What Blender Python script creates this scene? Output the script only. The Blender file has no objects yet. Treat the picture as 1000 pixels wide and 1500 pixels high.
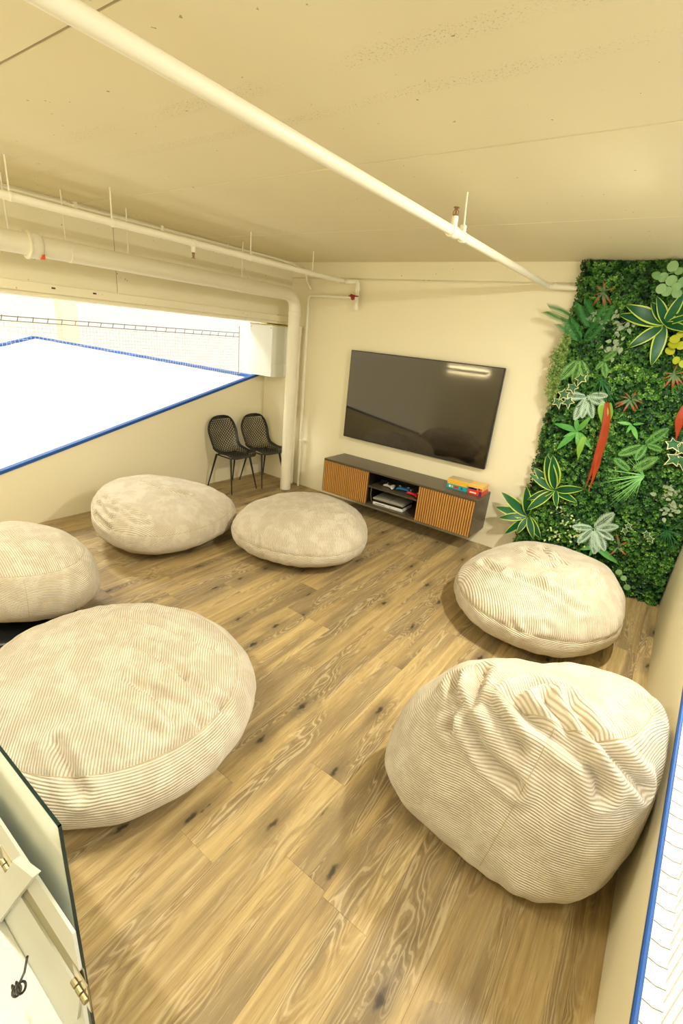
import bpy, bmesh, math, random
import numpy as np
from mathutils import Vector, Matrix, Quaternion, noise

random.seed(7)
PI = math.pi
scene = bpy.context.scene
COL = scene.collection

# ------------------------------------------------------------------ camera
cam_data = bpy.data.cameras.new('camera')
cam_data.sensor_fit = 'VERTICAL'
cam_data.sensor_height = 36.0
cam_data.lens = 36.0 * 681.97 / 1500.0
cam_data.clip_start = 0.02
cam = bpy.data.objects.new('camera', cam_data)
COL.objects.link(cam)
AX = Vector((0.80342532, 0.5879333, 0.09403291))
AY = Vector((-0.2801137, 0.23387318, 0.93104224))
AZ = Vector((0.52539896, -0.77436282, 0.3525878))
CAM = Vector((4.63186, -4.66024, 1.93918))
cam.matrix_world = Matrix(((AX.x, AY.x, AZ.x, CAM.x), (AX.y, AY.y, AZ.y, CAM.y), (AX.z, AY.z, AZ.z, CAM.z), (0, 0, 0, 1)))
scene.camera = cam

# ------------------------------------------------------------------ world, exposure
world = bpy.data.worlds.new('world')
scene.world = world
world.use_nodes = True
bg = world.node_tree.nodes['Background']
bg.inputs[0].default_value = (1.0, 0.97, 0.89, 1)
bg.inputs[1].default_value = 0.68
scene.view_settings.view_transform = 'Standard'
scene.view_settings.look = 'None'
scene.view_settings.exposure = 0.68
scene.view_settings.gamma = 1.0
scene.view_settings.use_curve_mapping = False
scene.cycles.use_denoising = True
scene.cycles.max_bounces = 8
scene.cycles.diffuse_bounces = 5
scene.cycles.transparent_max_bounces = 16
scene.cycles.sample_clamp_indirect = 6.0

LAMP_R = 38.0      # ceiling tubes along the right opening, watts
LAMP_REAR = 10.0   # tube on the rear wall, watts
HALL = 280.0       # lamps of the halls beyond the nets, watts

def area_light(name, loc, rot, sx, sy, power, color, parent=None):
    l = bpy.data.lights.new(name, 'AREA')
    l.shape = 'RECTANGLE'; l.size = sx; l.size_y = sy; l.energy = power; l.color = color
    o = bpy.data.objects.new(name, l); COL.objects.link(o)
    o.location = loc; o.rotation_euler = rot
    if parent: o.parent = parent
    return o

# ------------------------------------------------------------------ material helpers
def srgb(r, g, b):
    f = lambda c: (c / 255 / 12.92) if c / 255 <= 0.04045 else ((c / 255 + 0.055) / 1.055) ** 2.4
    return (f(r), f(g), f(b), 1)

class NT:
    def __init__(self, name):
        self.m = bpy.data.materials.new(name); self.m.use_nodes = True
        self.t = self.m.node_tree; self.n = self.t.nodes
        self.b = self.n['Principled BSDF']; self.out = self.n['Material Output']
    def add(self, typ, **kw):
        nd = self.n.new(typ)
        for k, v in kw.items(): setattr(nd, k, v)
        return nd
    def link(self, a, b): self.t.links.new(a, b)
    def math(self, op, a, b=None, c=None, clamp=False):
        nd = self.n.new('ShaderNodeMath'); nd.operation = op; nd.use_clamp = clamp
        for i, v in enumerate((a, b, c)):
            if v is None: continue
            if isinstance(v, (int, float)): nd.inputs[i].default_value = v
            else: self.link(v, nd.inputs[i])
        return nd.outputs[0]
    def mix(self, fac, a, b, blend='MIX'):
        nd = self.n.new('ShaderNodeMix'); nd.data_type = 'RGBA'; nd.blend_type = blend
        for s, v in ((nd.inputs[0], fac), (nd.inputs[6], a), (nd.inputs[7], b)):
            if isinstance(v, (int, float, tuple)): s.default_value = v
            else: self.link(v, s)
        return nd.outputs[2]
    def noise(self, vec, scale, detail=3, rough=0.5, dist=0.0):
        nd = self.n.new('ShaderNodeTexNoise')
        nd.inputs['Scale'].default_value = scale; nd.inputs['Detail'].default_value = detail
        nd.inputs['Roughness'].default_value = rough; nd.inputs['Distortion'].default_value = dist
        if vec is not None: self.link(vec, nd.inputs['Vector'])
        return nd
    def ramp(self, fac, stops):
        nd = self.n.new('ShaderNodeValToRGB'); e = nd.color_ramp.elements
        while len(e) < len(stops): e.new(0.5)
        for i, (p, c) in enumerate(stops):
            e[i].position = p; e[i].color = c if len(c) == 4 else (*c, 1)
        self.link(fac, nd.inputs[0]); return nd.outputs[0]
    def smooth(self, v, a, b):
        nd = self.n.new('ShaderNodeMapRange'); nd.interpolation_type = 'SMOOTHSTEP'
        nd.inputs[1].default_value = a; nd.inputs[2].default_value = b
        self.link(v, nd.inputs[0]); return nd.outputs[0]
    def bump(self, h, strength, dist):
        nd = self.n.new('ShaderNodeBump'); nd.inputs['Strength'].default_value = strength
        nd.inputs['Distance'].default_value = dist
        self.link(h, nd.inputs['Height']); self.link(nd.outputs[0], self.b.inputs['Normal']); return nd
    def coord(self, which='Object'):
        return self.n.new('ShaderNodeTexCoord').outputs[which]
    def pos(self):
        return self.n.new('ShaderNodeNewGeometry').outputs['Position']
    def base(self, c, rough=0.5, spec=0.5, metal=0.0):
        if isinstance(c, tuple): self.b.inputs['Base Color'].default_value = c
        else: self.link(c, self.b.inputs['Base Color'])
        self.b.inputs['Roughness'].default_value = rough
        self.b.inputs['Specular IOR Level'].default_value = spec
        self.b.inputs['Metallic'].default_value = metal
        return self.m

def paint(name, col, rough=0.6, var=0.04, scale=3.0, bump=0.0, spec=0.3):
    t = NT(name); p = t.pos()
    n = t.noise(p, scale, 4).outputs[0]
    c2 = tuple(max(0, c * (1 - 2.2 * var)) for c in col[:3]) + (1,)
    t.base(t.mix(n, c2, col), rough, spec)
    if bump: t.bump(t.noise(p, 90, 3).outputs[0], bump, 0.004)
    return t.m

def plain(name, col, rough=0.5, spec=0.5, metal=0.0):
    return NT(name).base(col, rough, spec, metal)

M = {}
M['wall'] = paint('wall_paint', srgb(241, 233, 203), 0.55, 0.015, 2.0, 0.06)
M['parapet'] = paint('parapet_board', srgb(238, 230, 199), 0.5, 0.015, 2.0, 0.0)
M['pipe'] = paint('pipe_paint', srgb(242, 237, 214), 0.4, 0.02, 9.0, 0.12, 0.5)
M['white'] = paint('white_lacquer', srgb(238, 240, 236), 0.4, 0.01, 4.0)
M['court'] = paint('court_white', srgb(246, 246, 244), 0.5, 0.01, 1.0)
M['blue'] = plain('blue_cap', srgb(24, 82, 158), 0.5)
M['gate'] = paint('gate_paint', srgb(208, 210, 198), 0.45, 0.01, 4.0)
M['black'] = plain('black_plastic', srgb(30, 29, 26), 0.42)
M['blackmetal'] = plain('black_metal', srgb(28, 28, 28), 0.38, 0.6)
M['steel'] = plain('hinge_steel', srgb(170, 162, 130), 0.3, 0.5, 0.9)
M['brass'] = plain('sprinkler_brass', srgb(150, 112, 76), 0.4, 0.5, 0.6)
M['red'] = plain('valve_red', srgb(150, 25, 22), 0.4)
M['orange'] = plain('tape_orange', srgb(215, 85, 40), 0.5)
M['net'] = plain('net_cord', srgb(240, 236, 220), 0.7)
M['rope'] = plain('net_rope', srgb(150, 132, 94), 0.7)
M['darkgap'] = plain('dark_gap', srgb(70, 60, 42), 0.8)

def concrete():
    t = NT('ceiling_concrete'); p = t.pos()
    sep = t.add('ShaderNodeSeparateXYZ'); t.link(p, sep.inputs[0])
    n1 = t.noise(p, 1.3, 4).outputs[0]
    c = t.mix(n1, srgb(226, 216, 180), srgb(236, 227, 194))
    y = t.math('ADD', sep.outputs['Y'], t.math('MULTIPLY', t.math('SUBTRACT', t.noise(p, 2.0, 2).outputs[0], 0.5), 0.09))
    def band(yc, w):
        d = t.math('ABSOLUTE', t.math('SUBTRACT', y, yc)); s = t.smooth(d, w, w * 0.35); return s
    b = t.math('MAXIMUM', band(-3.27, 0.06), band(-3.03, 0.05))
    patch = t.smooth(t.noise(p, 1.6, 2).outputs[0], 0.33, 0.55)
    b = t.math('MULTIPLY', b, patch)
    grain = t.noise(p, 120, 3, 0.7).outputs[0]
    pits = t.smooth(grain, 0.44, 0.34)
    few = t.math('MULTIPLY', t.smooth(t.noise(p, 26, 2, 0.6).outputs[0], 0.262, 0.235), 0.7)
    m = t.math('MAXIMUM', t.math('MULTIPLY', pits, t.math('MULTIPLY', b, 0.5)), few)
    c = t.mix(m, c, srgb(120, 102, 66))
    t.base(c, 0.7, 0.2)
    h = t.math('ADD', t.math('MULTIPLY', grain, b), t.math('MULTIPLY', t.noise(p, 45, 3).outputs[0], 0.12))
    t.bump(h, 0.5, 0.006)
    return t.m
M['ceiling'] = concrete()

def beamconc():
    t = NT('beam_concrete'); p = t.pos()
    c = t.mix(t.noise(p, 2, 4).outputs[0], srgb(232, 224, 190), srgb(241, 234, 206))
    few = t.smooth(t.noise(p, 30, 2, 0.6).outputs[0], 0.285, 0.25)
    t.base(t.mix(t.math('MULTIPLY', few, 0.7), c, srgb(130, 108, 70)), 0.65, 0.25)
    t.bump(t.noise(p, 60, 3).outputs[0], 0.15, 0.004)
    return t.m
M['beam'] = beamconc()

def plank_wood():
    t = NT('oak_plank')
    co = t.coord('Object')
    oi = t.add('ShaderNodeObjectInfo')
    off = t.add('ShaderNodeCombineXYZ')
    t.link(t.math('MULTIPLY', oi.outputs['Random'], 37.0), off.inputs[0])
    t.link(t.math('MULTIPLY', oi.outputs['Random'], 91.0), off.inputs[1])
    va = t.add('ShaderNodeVectorMath', operation='ADD'); t.link(co, va.inputs[0]); t.link(off.outputs[0], va.inputs[1])
    p = va.outputs[0]
    def scl(v, s):
        nd = t.add('ShaderNodeVectorMath', operation='MULTIPLY'); t.link(v, nd.inputs[0]); nd.inputs[1].default_value = s; return nd.outputs[0]
    # knots
    vor = t.add('ShaderNodeTexVoronoi'); vor.feature = 'F1'; vor.voronoi_dimensions = '2D'; vor.inputs['Scale'].default_value = 1.0
    wob = t.noise(p, 26, 2)
    wsub = t.add('ShaderNodeVectorMath', operation='MULTIPLY_ADD')
    t.link(wob.outputs['Color'], wsub.inputs[0]); wsub.inputs[1].default_value = (0.03, 0.05, 0); t.link(p, wsub.inputs[2])
    t.link(scl(wsub.outputs[0], (6.0, 2.1, 1.0)), vor.inputs['Vector'])
    vor.inputs['Randomness'].default_value = 0.9
    d = vor.outputs['Distance']
    sp = t.add('ShaderNodeSeparateColor'); t.link(vor.outputs['Color'], sp.inputs[0])
    has = t.math('GREATER_THAN', sp.outputs[0], 0.62)
    knot = t.math('MULTIPLY', t.smooth(d, 0.10, 0.02), has)
    halo = t.math('MULTIPLY', t.smooth(d, 0.42, 0.08), has)
    # cathedral grain: contour lines of a stretched noise field, bent round the knots
    f0 = t.noise(scl(p, (9.0, 1.1, 1.0)), 1.0, 2, 0.45, 0.5).outputs[0]
    f = t.math('ADD', f0, t.math('MULTIPLY', halo, 0.10))
    jag = t.noise(scl(p, (70, 26, 1)), 1.0, 2).outputs[0]
    f2 = t.math('ADD', f, t.math('MULTIPLY', jag, 0.016))
    ring = t.math('SINE', t.math('MULTIPLY', f2, 150.0))
    lines = t.smooth(ring, 0.35, 1.0)
    fine = t.noise(scl(p, (210, 8, 1)), 1.0, 3, 0.65).outputs[0]
    streak = t.noise(scl(p, (30, 0.8, 1)), 1.0, 3, 0.6).outputs[0]
    tone = t.noise(scl(p, (7.0, 0.75, 1)), 1.0, 3, 0.5).outputs[0]
    c = t.ramp(streak, [(0.3, srgb(146, 121, 76)), (0.5, srgb(170, 145, 95)), (0.72, srgb(190, 167, 116))])
    c = t.mix(t.math('MULTIPLY', t.smooth(tone, 0.44, 0.62), 0.68), c, srgb(122, 105, 77))
    zone = t.math('MULTIPLY', t.smooth(f0, 0.46, 0.56), t.smooth(tone, 0.36, 0.52))
    c = t.mix(t.math('MULTIPLY', t.math('MULTIPLY', lines, zone), 0.48), c, srgb(200, 182, 142))
    dk = t.smooth(ring, -0.4, -1.0)
    c = t.mix(t.math('MULTIPLY', t.math('MULTIPLY', dk, zone), 0.36), c, srgb(100, 84, 58))
    c = t.mix(t.math('MULTIPLY', t.smooth(fine, 0.53, 0.70), 0.42), c, srgb(106, 84, 55))
    c = t.mix(t.math('MULTIPLY', t.smooth(fine, 0.44, 0.3), 0.35), c, srgb(204, 182, 140))
    c = t.mix(t.math('MULTIPLY', halo, 0.5), c, srgb(96, 82, 60))
    c = t.mix(t.math('MULTIPLY', knot, 0.85), c, srgb(44, 38, 28))
    # each plank a little different
    hsv = t.add('ShaderNodeHueSaturation'); t.link(c, hsv.inputs['Color'])
    t.link(t.math('ADD', t.math('MULTIPLY', oi.outputs['Random'], 0.20), 0.88), hsv.inputs['Value'])
    hsv.inputs['Saturation'].default_value = 0.97
    t.base(hsv.outputs[0], 0.42, 0.35)
    t.link(t.math('ADD', t.math('MULTIPLY', fine, 0.2), 0.36), t.b.inputs['Roughness'])
    t.bump(t.math('ADD', fine, t.math('MULTIPLY', lines, 0.4)), 0.12, 0.002)
    return t.m
M['plank'] = plank_wood()

def corduroy():
    t = NT('cream_corduroy')
    uv = t.add('ShaderNodeUVMap'); uv.uv_map = 'ribs'
    sep = t.add('ShaderNodeSeparateXYZ'); t.link(uv.outputs[0], sep.inputs[0])
    v = sep.outputs['Y']
    p = t.pos()
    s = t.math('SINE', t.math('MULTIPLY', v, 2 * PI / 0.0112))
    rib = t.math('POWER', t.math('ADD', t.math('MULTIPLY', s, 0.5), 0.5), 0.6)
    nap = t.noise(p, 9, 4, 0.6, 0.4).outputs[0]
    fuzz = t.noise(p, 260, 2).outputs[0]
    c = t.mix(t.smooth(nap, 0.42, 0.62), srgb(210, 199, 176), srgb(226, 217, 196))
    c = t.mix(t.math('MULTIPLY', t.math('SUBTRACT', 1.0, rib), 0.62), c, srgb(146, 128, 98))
    t.base(c, 0.95, 0.1)
    t.b.inputs['Sheen Weight'].default_value = 0.35
    t.b.inputs['Sheen Roughness'].default_value = 0.5
    t.b.inputs['Sheen Tint'].default_value = (1, 0.95, 0.85, 1)
    h = t.math('ADD', rib, t.math('MULTIPLY', fuzz, 0.25))
    t.bump(h, 0.9, 0.004)
    return t.m
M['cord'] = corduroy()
M['seam'] = plain('seam_thread', srgb(186, 168, 132), 0.95, 0.1)

# ------------------------------------------------------------------ mesh helpers
def obj(name, me, mat=None, parent=None):
    if isinstance(me, bmesh.types.BMesh):
        bm = me; me = bpy.data.meshes.new(name); bm.normal_update(); bm.to_mesh(me); bm.free()
    o = bpy.data.objects.new(name, me); COL.objects.link(o)
    if mat is not None:
        for m in (mat if isinstance(mat, (list, tuple)) else [mat]): me.materials.append(m)
    if parent is not None: o.parent = parent
    return o
def thing(name, label, cat, loc=(0, 0, 0), rotz=0.0, group=None):
    o = bpy.data.objects.new(name, None); COL.objects.link(o)
    o.empty_display_size = 0.1; o.location = loc; o.rotation_euler = (0, 0, rotz)
    return tag(o, label, cat, group)
def tag(o, label, cat, group=None):
    o['label'] = label; o['category'] = cat
    if group: o['group'] = group
    return o
def struct(o, label=None):
    o['kind'] = 'structure'
    if label: o['label'] = label
    return o
def share(o, name, parent):
    c = bpy.data.objects.new(name, o.data); COL.objects.link(c); c.parent = parent; return c
def smooth(o, ang=None):
    for p in o.data.polygons: p.use_smooth = True
    if ang is not None:
        o.data.set_sharp_from_angle(angle=ang)
    return o
def bxs(*boxes, bevel=0.0, seg=1):
    bm = bmesh.new()
    for (x0, x1, y0, y1, z0, z1) in boxes:
        r = bmesh.ops.create_cube(bm, size=1.0)
        bmesh.ops.scale(bm, vec=(x1 - x0, y1 - y0, z1 - z0), verts=r['verts'])
        bmesh.ops.translate(bm, vec=((x0 + x1) / 2, (y0 + y1) / 2, (z0 + z1) / 2), verts=r['verts'])
    if bevel: bmesh.ops.bevel(bm, geom=bm.edges[:], offset=bevel, segments=seg, affect='EDGES', profile=0.5)
    return bm
def add_tube(bm, pts, r, n=12, cap=True):
    pts = [Vector(p) for p in pts]; rs = r if isinstance(r, (list, tuple)) else [r] * len(pts)
    rings = []; up = None
    for i, p in enumerate(pts):
        d = (pts[min(i + 1, len(pts) - 1)] - pts[max(i - 1, 0)]).normalized()
        if up is None:
            a = Vector((0, 0, 1)) if abs(d.z) < 0.9 else Vector((1, 0, 0)); up = d.cross(a).normalized()
        up = (up - d * up.dot(d)).normalized(); w = d.cross(up)
        rings.append([bm.verts.new(p + (up * math.cos(2 * PI * k / n) + w * math.sin(2 * PI * k / n)) * rs[i]) for k in range(n)])
    for a, b in zip(rings, rings[1:]):
        for k in range(n): bm.faces.new((a[k], a[(k + 1) % n], b[(k + 1) % n], b[k]))
    if cap:
        bm.faces.new(rings[0][::-1]); bm.faces.new(rings[-1])
    return bm
def tube(pts, r, n=12): return add_tube(bmesh.new(), pts, r, n)
def prism(poly, axis, a, b):
    """extrude a polygon of 2D points along axis ('x','y','z') from a to b"""
    bm = bmesh.new()
    def P(u, v, w): return {'x': (w, u, v), 'y': (u, w, v), 'z': (u, v, w)}[axis]
    A = [bm.verts.new(P(u, v, a)) for u, v in poly]; B = [bm.verts.new(P(u, v, b)) for u, v in poly]
    bm.faces.new(A); bm.faces.new(B[::-1])
    for i in range(len(poly)):
        j = (i + 1) % len(poly); bm.faces.new((A[j], A[i], B[i], B[j]))
    bmesh.ops.recalc_face_normals(bm, faces=bm.faces[:])
    return bm
def bend(p0, corner, p1, r, n=8):
    """points of a path with a rounded corner"""
    p0, c, p1 = Vector(p0), Vector(corner), Vector(p1)
    a = c + (p0 - c).normalized() * r; b = c + (p1 - c).normalized() * r
    out = [p0]
    for i in range(n + 1):
        t = i / n; out.append((1 - t) ** 2 * a + 2 * t * (1 - t) * c + t * t * b)
    out.append(p1); return out

# ================================================================== STRUCTURE
XR = 4.951          # right parapet face
YR = -5.45          # rear wall
HC = 2.70           # ceiling
# ---- floor and planks
floor = struct(obj('floor', bxs((-0.12, XR + 0.06, YR - 0.1, 0.15, -0.25, -0.0135)), M['darkgap']), 'wood plank floor of the lounge')
PW = 0.2
JOINT = {0: -1.05, 6: -3.88, 4: -3.68, 9: -2.357 - 0.0, 10: -2.357, 11: -2.0, 5: -3.28, 8: -2.75, 12: -3.0, 7: -2.1}
plank_cache = {}
def plank(x0, x1, y0, y1):
    key = (round(x1 - x0, 3), round(y1 - y0, 3))
    if key not in plank_cache:
        w, l = key
        plank_cache[key] = None
        bm = bxs((0.0002, w - 0.0002, 0.0002, l - 0.0002, -0.0135, 0.0))
        bmesh.ops.bevel(bm, geom=[e for e in bm.edges if all(v.co.z > -0.001 for v in e.verts)], offset=0.0006, segments=1, affect='EDGES')
        me = bpy.data.meshes.new('plank'); bm.to_mesh(me); bm.free(); me.materials.append(M['plank'])
        plank_cache[key] = me
    o = bpy.data.objects.new('plank', plank_cache[key]); COL.objects.link(o); o.parent = floor
    o.location = (x0, y0, 0)
rng = random.Random(3)
xs = [XR]
x = 4.868
while x > 0: xs.append(x); x -= PW
xs.append(0.0)
L = 1.5
for i in range(len(xs) - 1):
    x1, x0 = xs[i], xs[i + 1]
    k = i - 1
    j = JOINT.get(k, None)
    if j is None: j = -rng.choice([0.4, 0.7, 0.95, 1.2, 1.35, 0.15])
    ys = [0.0, YR]
    y = j
    while y < -0.02: y += L
    while y > YR:
        if YR + 0.05 < y < -0.05: ys.append(y)
        y -= L
    ys = sorted(set(ys))
    for a, b in zip(ys, ys[1:]): plank(x0, x1, a, b)

# ---- ceiling slabs
ceiling = struct(obj('ceiling', bxs((-0.25, XR + 0.7, YR - 0.1, 0.15, HC + 0.02, HC + 0.2)), M['darkgap']), 'painted concrete slab ceiling')
JY = [0.15, -1.31, -2.52, -3.75, -4.97, YR - 0.1]
for i, (a, b) in enumerate(zip(JY, JY[1:])):
    gap = [0.0015, 0.002, 0.0045, 0.008, 0.004, 0.004]
    lo = HC if i < 3 else HC - 0.006
    bm = bxs((-0.25, XR + 0.7, b + gap[i + 1], a - gap[i], lo, HC + 0.06))
    bmesh.ops.bevel(bm, geom=[e for e in bm.edges if all(v.co.z < HC + 0.01 for v in e.verts)], offset=0.003, segments=1, affect='EDGES')
    obj('slab', bm, M['ceiling'], ceiling)

# ---- back wall: board up to a shadow gap, concrete above it
wall_back = struct(obj('wall_back', bxs((-0.12, XR + 0.45, 0.0, 0.15, -0.25, 2.522)), M['wall']), 'cream wall behind the television')
obj('upper_strip', bxs((-0.12, XR + 0.45, -0.004, 0.15, 2.540, HC + 0.02)), M['beam'], wall_back)
obj('shadow_gap', bxs((-0.12, XR + 0.45, 0.012, 0.15, 2.52, 2.542)), M['beam'], wall_back)
obj('cable_duct', bxs((0.45, 3.62, -0.012, 0.03, 2.517, 2.527), bevel=0.002), M['wall'], wall_back)

# ---- left parapet, rising towards the back wall, with its blue cap
SL, ZL = 0.2656, 1.4026
zl = lambda y: ZL + SL * y
struct(obj('wall_left', prism([(YR, -0.25), (YR, max(0.02, zl(YR) - 0.03)), (-5.1, zl(-5.1) - 0.03), (0.0, zl(0) - 0.03), (0, -0.25)], 'x', -0.12, 0.0), M['parapet']), 'cream parapet with sloping top on the net side')
def cap(name, za, x0, x1, ya, yb, th, label):
    bm = prism([(ya, za(ya) - th), (yb, za(yb) - th), (yb, za(yb)), (ya, za(ya))], 'x', x0, x1)
    bmesh.ops.bevel(bm, geom=bm.edges[:], offset=0.004, segments=1, affect='EDGES')
    return struct(obj(name, bm, M['blue']), label)
cap('trim_1', zl, -0.05, 0.012, -5.1, -0.02, 0.032, 'blue cap on the left sloping parapet')
# ---- right parapet
SR, ZR = 0.283, 1.5036
zr = lambda y: ZR + SR * y
struct(obj('wall_right', prism([(YR, -0.25), (YR, 0.02), (-5.2, max(0.02, zr(-5.2) - 0.03)), (0.0, zr(0) - 0.03), (0, -0.25)], 'x', XR, XR + 0.008), M['parapet']), 'cream parapet with sloping top beside the green wall')
cap('trim_2', zr, XR - 0.003, XR + 0.010, -5.15, -0.0, 0.03, 'dark blue cap on the right sloping parapet')
bmr = prism([(-5.1, zr(-5.1) - 0.05), (0.0, zr(0) - 0.05), (0.0, zr(0) - 0.012), (-5.1, zr(-5.1) - 0.012)], 'x', XR + 0.010, XR + 0.055)
struct(obj('trim_6', bmr, M['court']), 'white ledge outside the right blue cap')
struct(obj('wall_court_rear', bxs((-10.5, -0.3, -7.2, -7.1, -1.6, 5.0)), M['wall']), 'cream end wall of the left court')
# ---- rear wall
struct(obj('wall_rear', bxs((-0.3, XR + 0.45, YR - 0.12, YR, -0.25, HC + 0.02)), M['wall']), 'cream wall behind the stair opening')
# ---- concrete beam over the left opening
beam = struct(obj('trim_3', bxs((-0.1, 0.42, YR, 0.0, 2.0, HC + 0.01)), M['beam']), 'deep concrete beam over the left net opening')
obj('ledge_strip', bxs((0.42, 0.452, YR, 0.0, 2.030, 2.098), bevel=0.004), M['beam'], beam)
obj('joint_cover', bxs((0.42, 0.4215, -2.2335, -2.2315, 2.1, HC)), M['darkgap'], beam)
for yy in (-2.77, -2.45): obj('anchor_hole', bxs((0.45, 0.4535, yy - 0.014, yy + 0.014, 2.066, 2.078)), M['darkgap'], beam)
# ---- the halls beyond the parapets
hall = struct(obj('wall_court', bxs((-10.5, -0.13, -0.05, 0.02, -1.6, 1.30)), M['court']), 'white court wall beyond the left net')
struct(obj('trim_4', bxs((-6.65, -0.13, -0.06, 0.03, 1.288, 1.325), bevel=0.004), M['blue']), 'blue cap along the court wall')
za = lambda y: 1.335 + 0.29 * y
struct(obj('wall_court_side', prism([(-6.0, -1.6), (-6.0, -0.5), (-0.05, za(-0.05) - 0.03), (-0.05, -1.6)], 'x', -6.77, -6.65), M['court']), 'far white parapet across the court')
cap('trim_5', za, -6.78, -6.64, -5.9, -0.04, 0.045, 'blue cap on the far court parapet')
struct(obj('floor_court', bxs((-14, -0.12, -9, 6, -1.75, -1.6)), M['court']), 'white court floor beyond the left net')
struct(obj('floor_court_right', bxs((XR + 0.06, 12, -9, 6, -1.75, -1.6)), M['court']), 'white court floor beyond the right net')
struct(obj('wall_court_right', bxs((8.0, 8.1, -9, 6, -1.6, 1.5)), M['court']), 'white court wall beyond the right net')
col = obj('hall_column', bxs((-9.3, -8.9, 1.6, 2.0, -1.6, 4.2), (-9.36, -8.84, 1.54, 2.06, 3.9, 4.2), bevel=0.01), M['wall'])
struct(col, 'cream column in the hall')
# ================================================================== LAMPS
def emit(name, col, s):
    t = NT(name); t.base((0.8, 0.8, 0.8, 1), 0.4)
    t.b.inputs['Emission Color'].default_value = col; t.b.inputs['Emission Strength'].default_value = s
    return t.m
M['tube'] = emit('lamp_tube', (1, 0.97, 0.88, 1), 14.0)
def tube_lamp(loc, length, label, power, facing):
    """linear lamp along local X; light leaves along local -Z"""
    o = thing('linear_lamp', label, 'lamp', loc)
    o.rotation_euler = facing
    obj('housing', bxs((-length / 2, length / 2, -0.035, 0.035, 0.0, 0.035), bevel=0.004), M['white'], o)
    obj('tube', tube([(-length / 2 + 0.02, 0, -0.014), (length / 2 - 0.02, 0, -0.014)], 0.013, 10), M['tube'], o)
    area_light('lamp_light', (0, 0, -0.032), (0, 0, 0), length - 0.05, 0.05, power, (1.0, 0.94, 0.79), o)
    return o
tube_lamp((4.76, -2.05, 2.64), 0.32, 'short white linear ceiling lamp above the right parapet', LAMP_R * 1.25, (0.2, 0, PI / 2))
tube_lamp((2.3, -4.75, 2.655), 1.5, 'white linear ceiling lamp across the rear of the room', LAMP_R * 0.85, (0, 0, 0))
tube_lamp((5.36, -3.95, 2.62), 0.5, 'white linear ceiling lamp outside the right parapet near the stair', LAMP_R * 0.35, (0.3, 0, PI / 2))
tube_lamp((0.74, YR + 0.06, 1.49), 0.95, 'white linear lamp on the wall behind the stair opening', LAMP_REAR, (PI / 2, 0, PI))
def hall_lamp(loc, sx, sy, label, power):
    o = thing('hall_lamp', label, 'lamp', loc)
    obj('housing', bxs((-sx / 2, sx / 2, -sy / 2, sy / 2, 0.0, 0.12), bevel=0.01), M['white'], o)
    obj('diffuser', bxs((-sx / 2 + 0.03, sx / 2 - 0.03, -sy / 2 + 0.03, sy / 2 - 0.03, -0.012, 0.0)), M['tube'], o)
    area_light('lamp_light', (0, 0, -0.03), (0, 0, 0), sx, sy, power, (1.0, 0.98, 0.92), o)
hall_lamp((-3.6, -2.4, 5.4), 2.0, 1.2, 'large flat lamp high over the left court', HALL)
hall_lamp((8.6, -3.2, 5.4), 2.0, 1.2, 'large flat lamp high over the right court', HALL * 0.2)

# ================================================================== PIPES
def pipe_part(name, pts, r, parent, mat='pipe', n=16):
    return smooth(obj(name, tube(pts, r, n), M[mat], parent), 0.8)
def collar(name, c, axis, r, w, parent, mat='pipe'):
    c = Vector(c); a = Vector(axis).normalized()
    bm = tube([c - a * w / 2, c - a * w * 0.42, c + a * w * 0.42, c + a * w / 2], [r * 0.96, r, r, r * 0.96], 18)
    return smooth(obj(name, bm, M[mat], parent), 0.6)
# large drain pipe: along the beam, then down to the floor
BX, BY, BZ, BR = 0.735, -0.285, 2.318, 0.068
dp = thing('drain_pipe', 'thick cream drain pipe along the beam turning down to the floor', 'pipe', (BX, BY, 0))
loc = lambda pts: [Vector(p) - Vector((BX, BY, 0)) for p in pts]
pipe_part('pipe_run', loc(bend((BX, YR + 0.02, BZ), (BX, BY, BZ), (BX, BY, 0.0), 0.17, 10)), BR, dp, n=24)
cp = collar('coupling', loc([(BX, -3.0, BZ)])[0], (0, 1, 0), BR * 1.22, 0.07, dp)
smooth(obj('flange', tube(loc([(BX, -3.045, BZ), (BX, -3.035, BZ)]), BR * 1.34, 24), M['pipe'], cp), 0.6)
obj('paint_chip', bxs((BX - BX + 0.03, BX - BX + 0.062, -2.975 - BY, -2.957 - BY, BZ - 0.082, BZ - 0.05)), M['orange'], cp)
for yy in (-2.755, -1.1):
    collar('hanger_ring', loc([(BX, yy, BZ)])[0], (0, 1, 0), BR * 1.05, 0.03, dp)
for yy in (-3.14, -2.78, -2.3, -1.1):
    obj('hanger_rod', tube(loc([(BX, yy, BZ + 0.06), (BX + 0.02, yy - 0.01, HC)]), 0.005, 8), M['pipe'], dp)
collar('socket', loc([(BX, BY, 2.12)])[0], (0, 0, 1), BR * 1.06, 0.05, dp)
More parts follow.
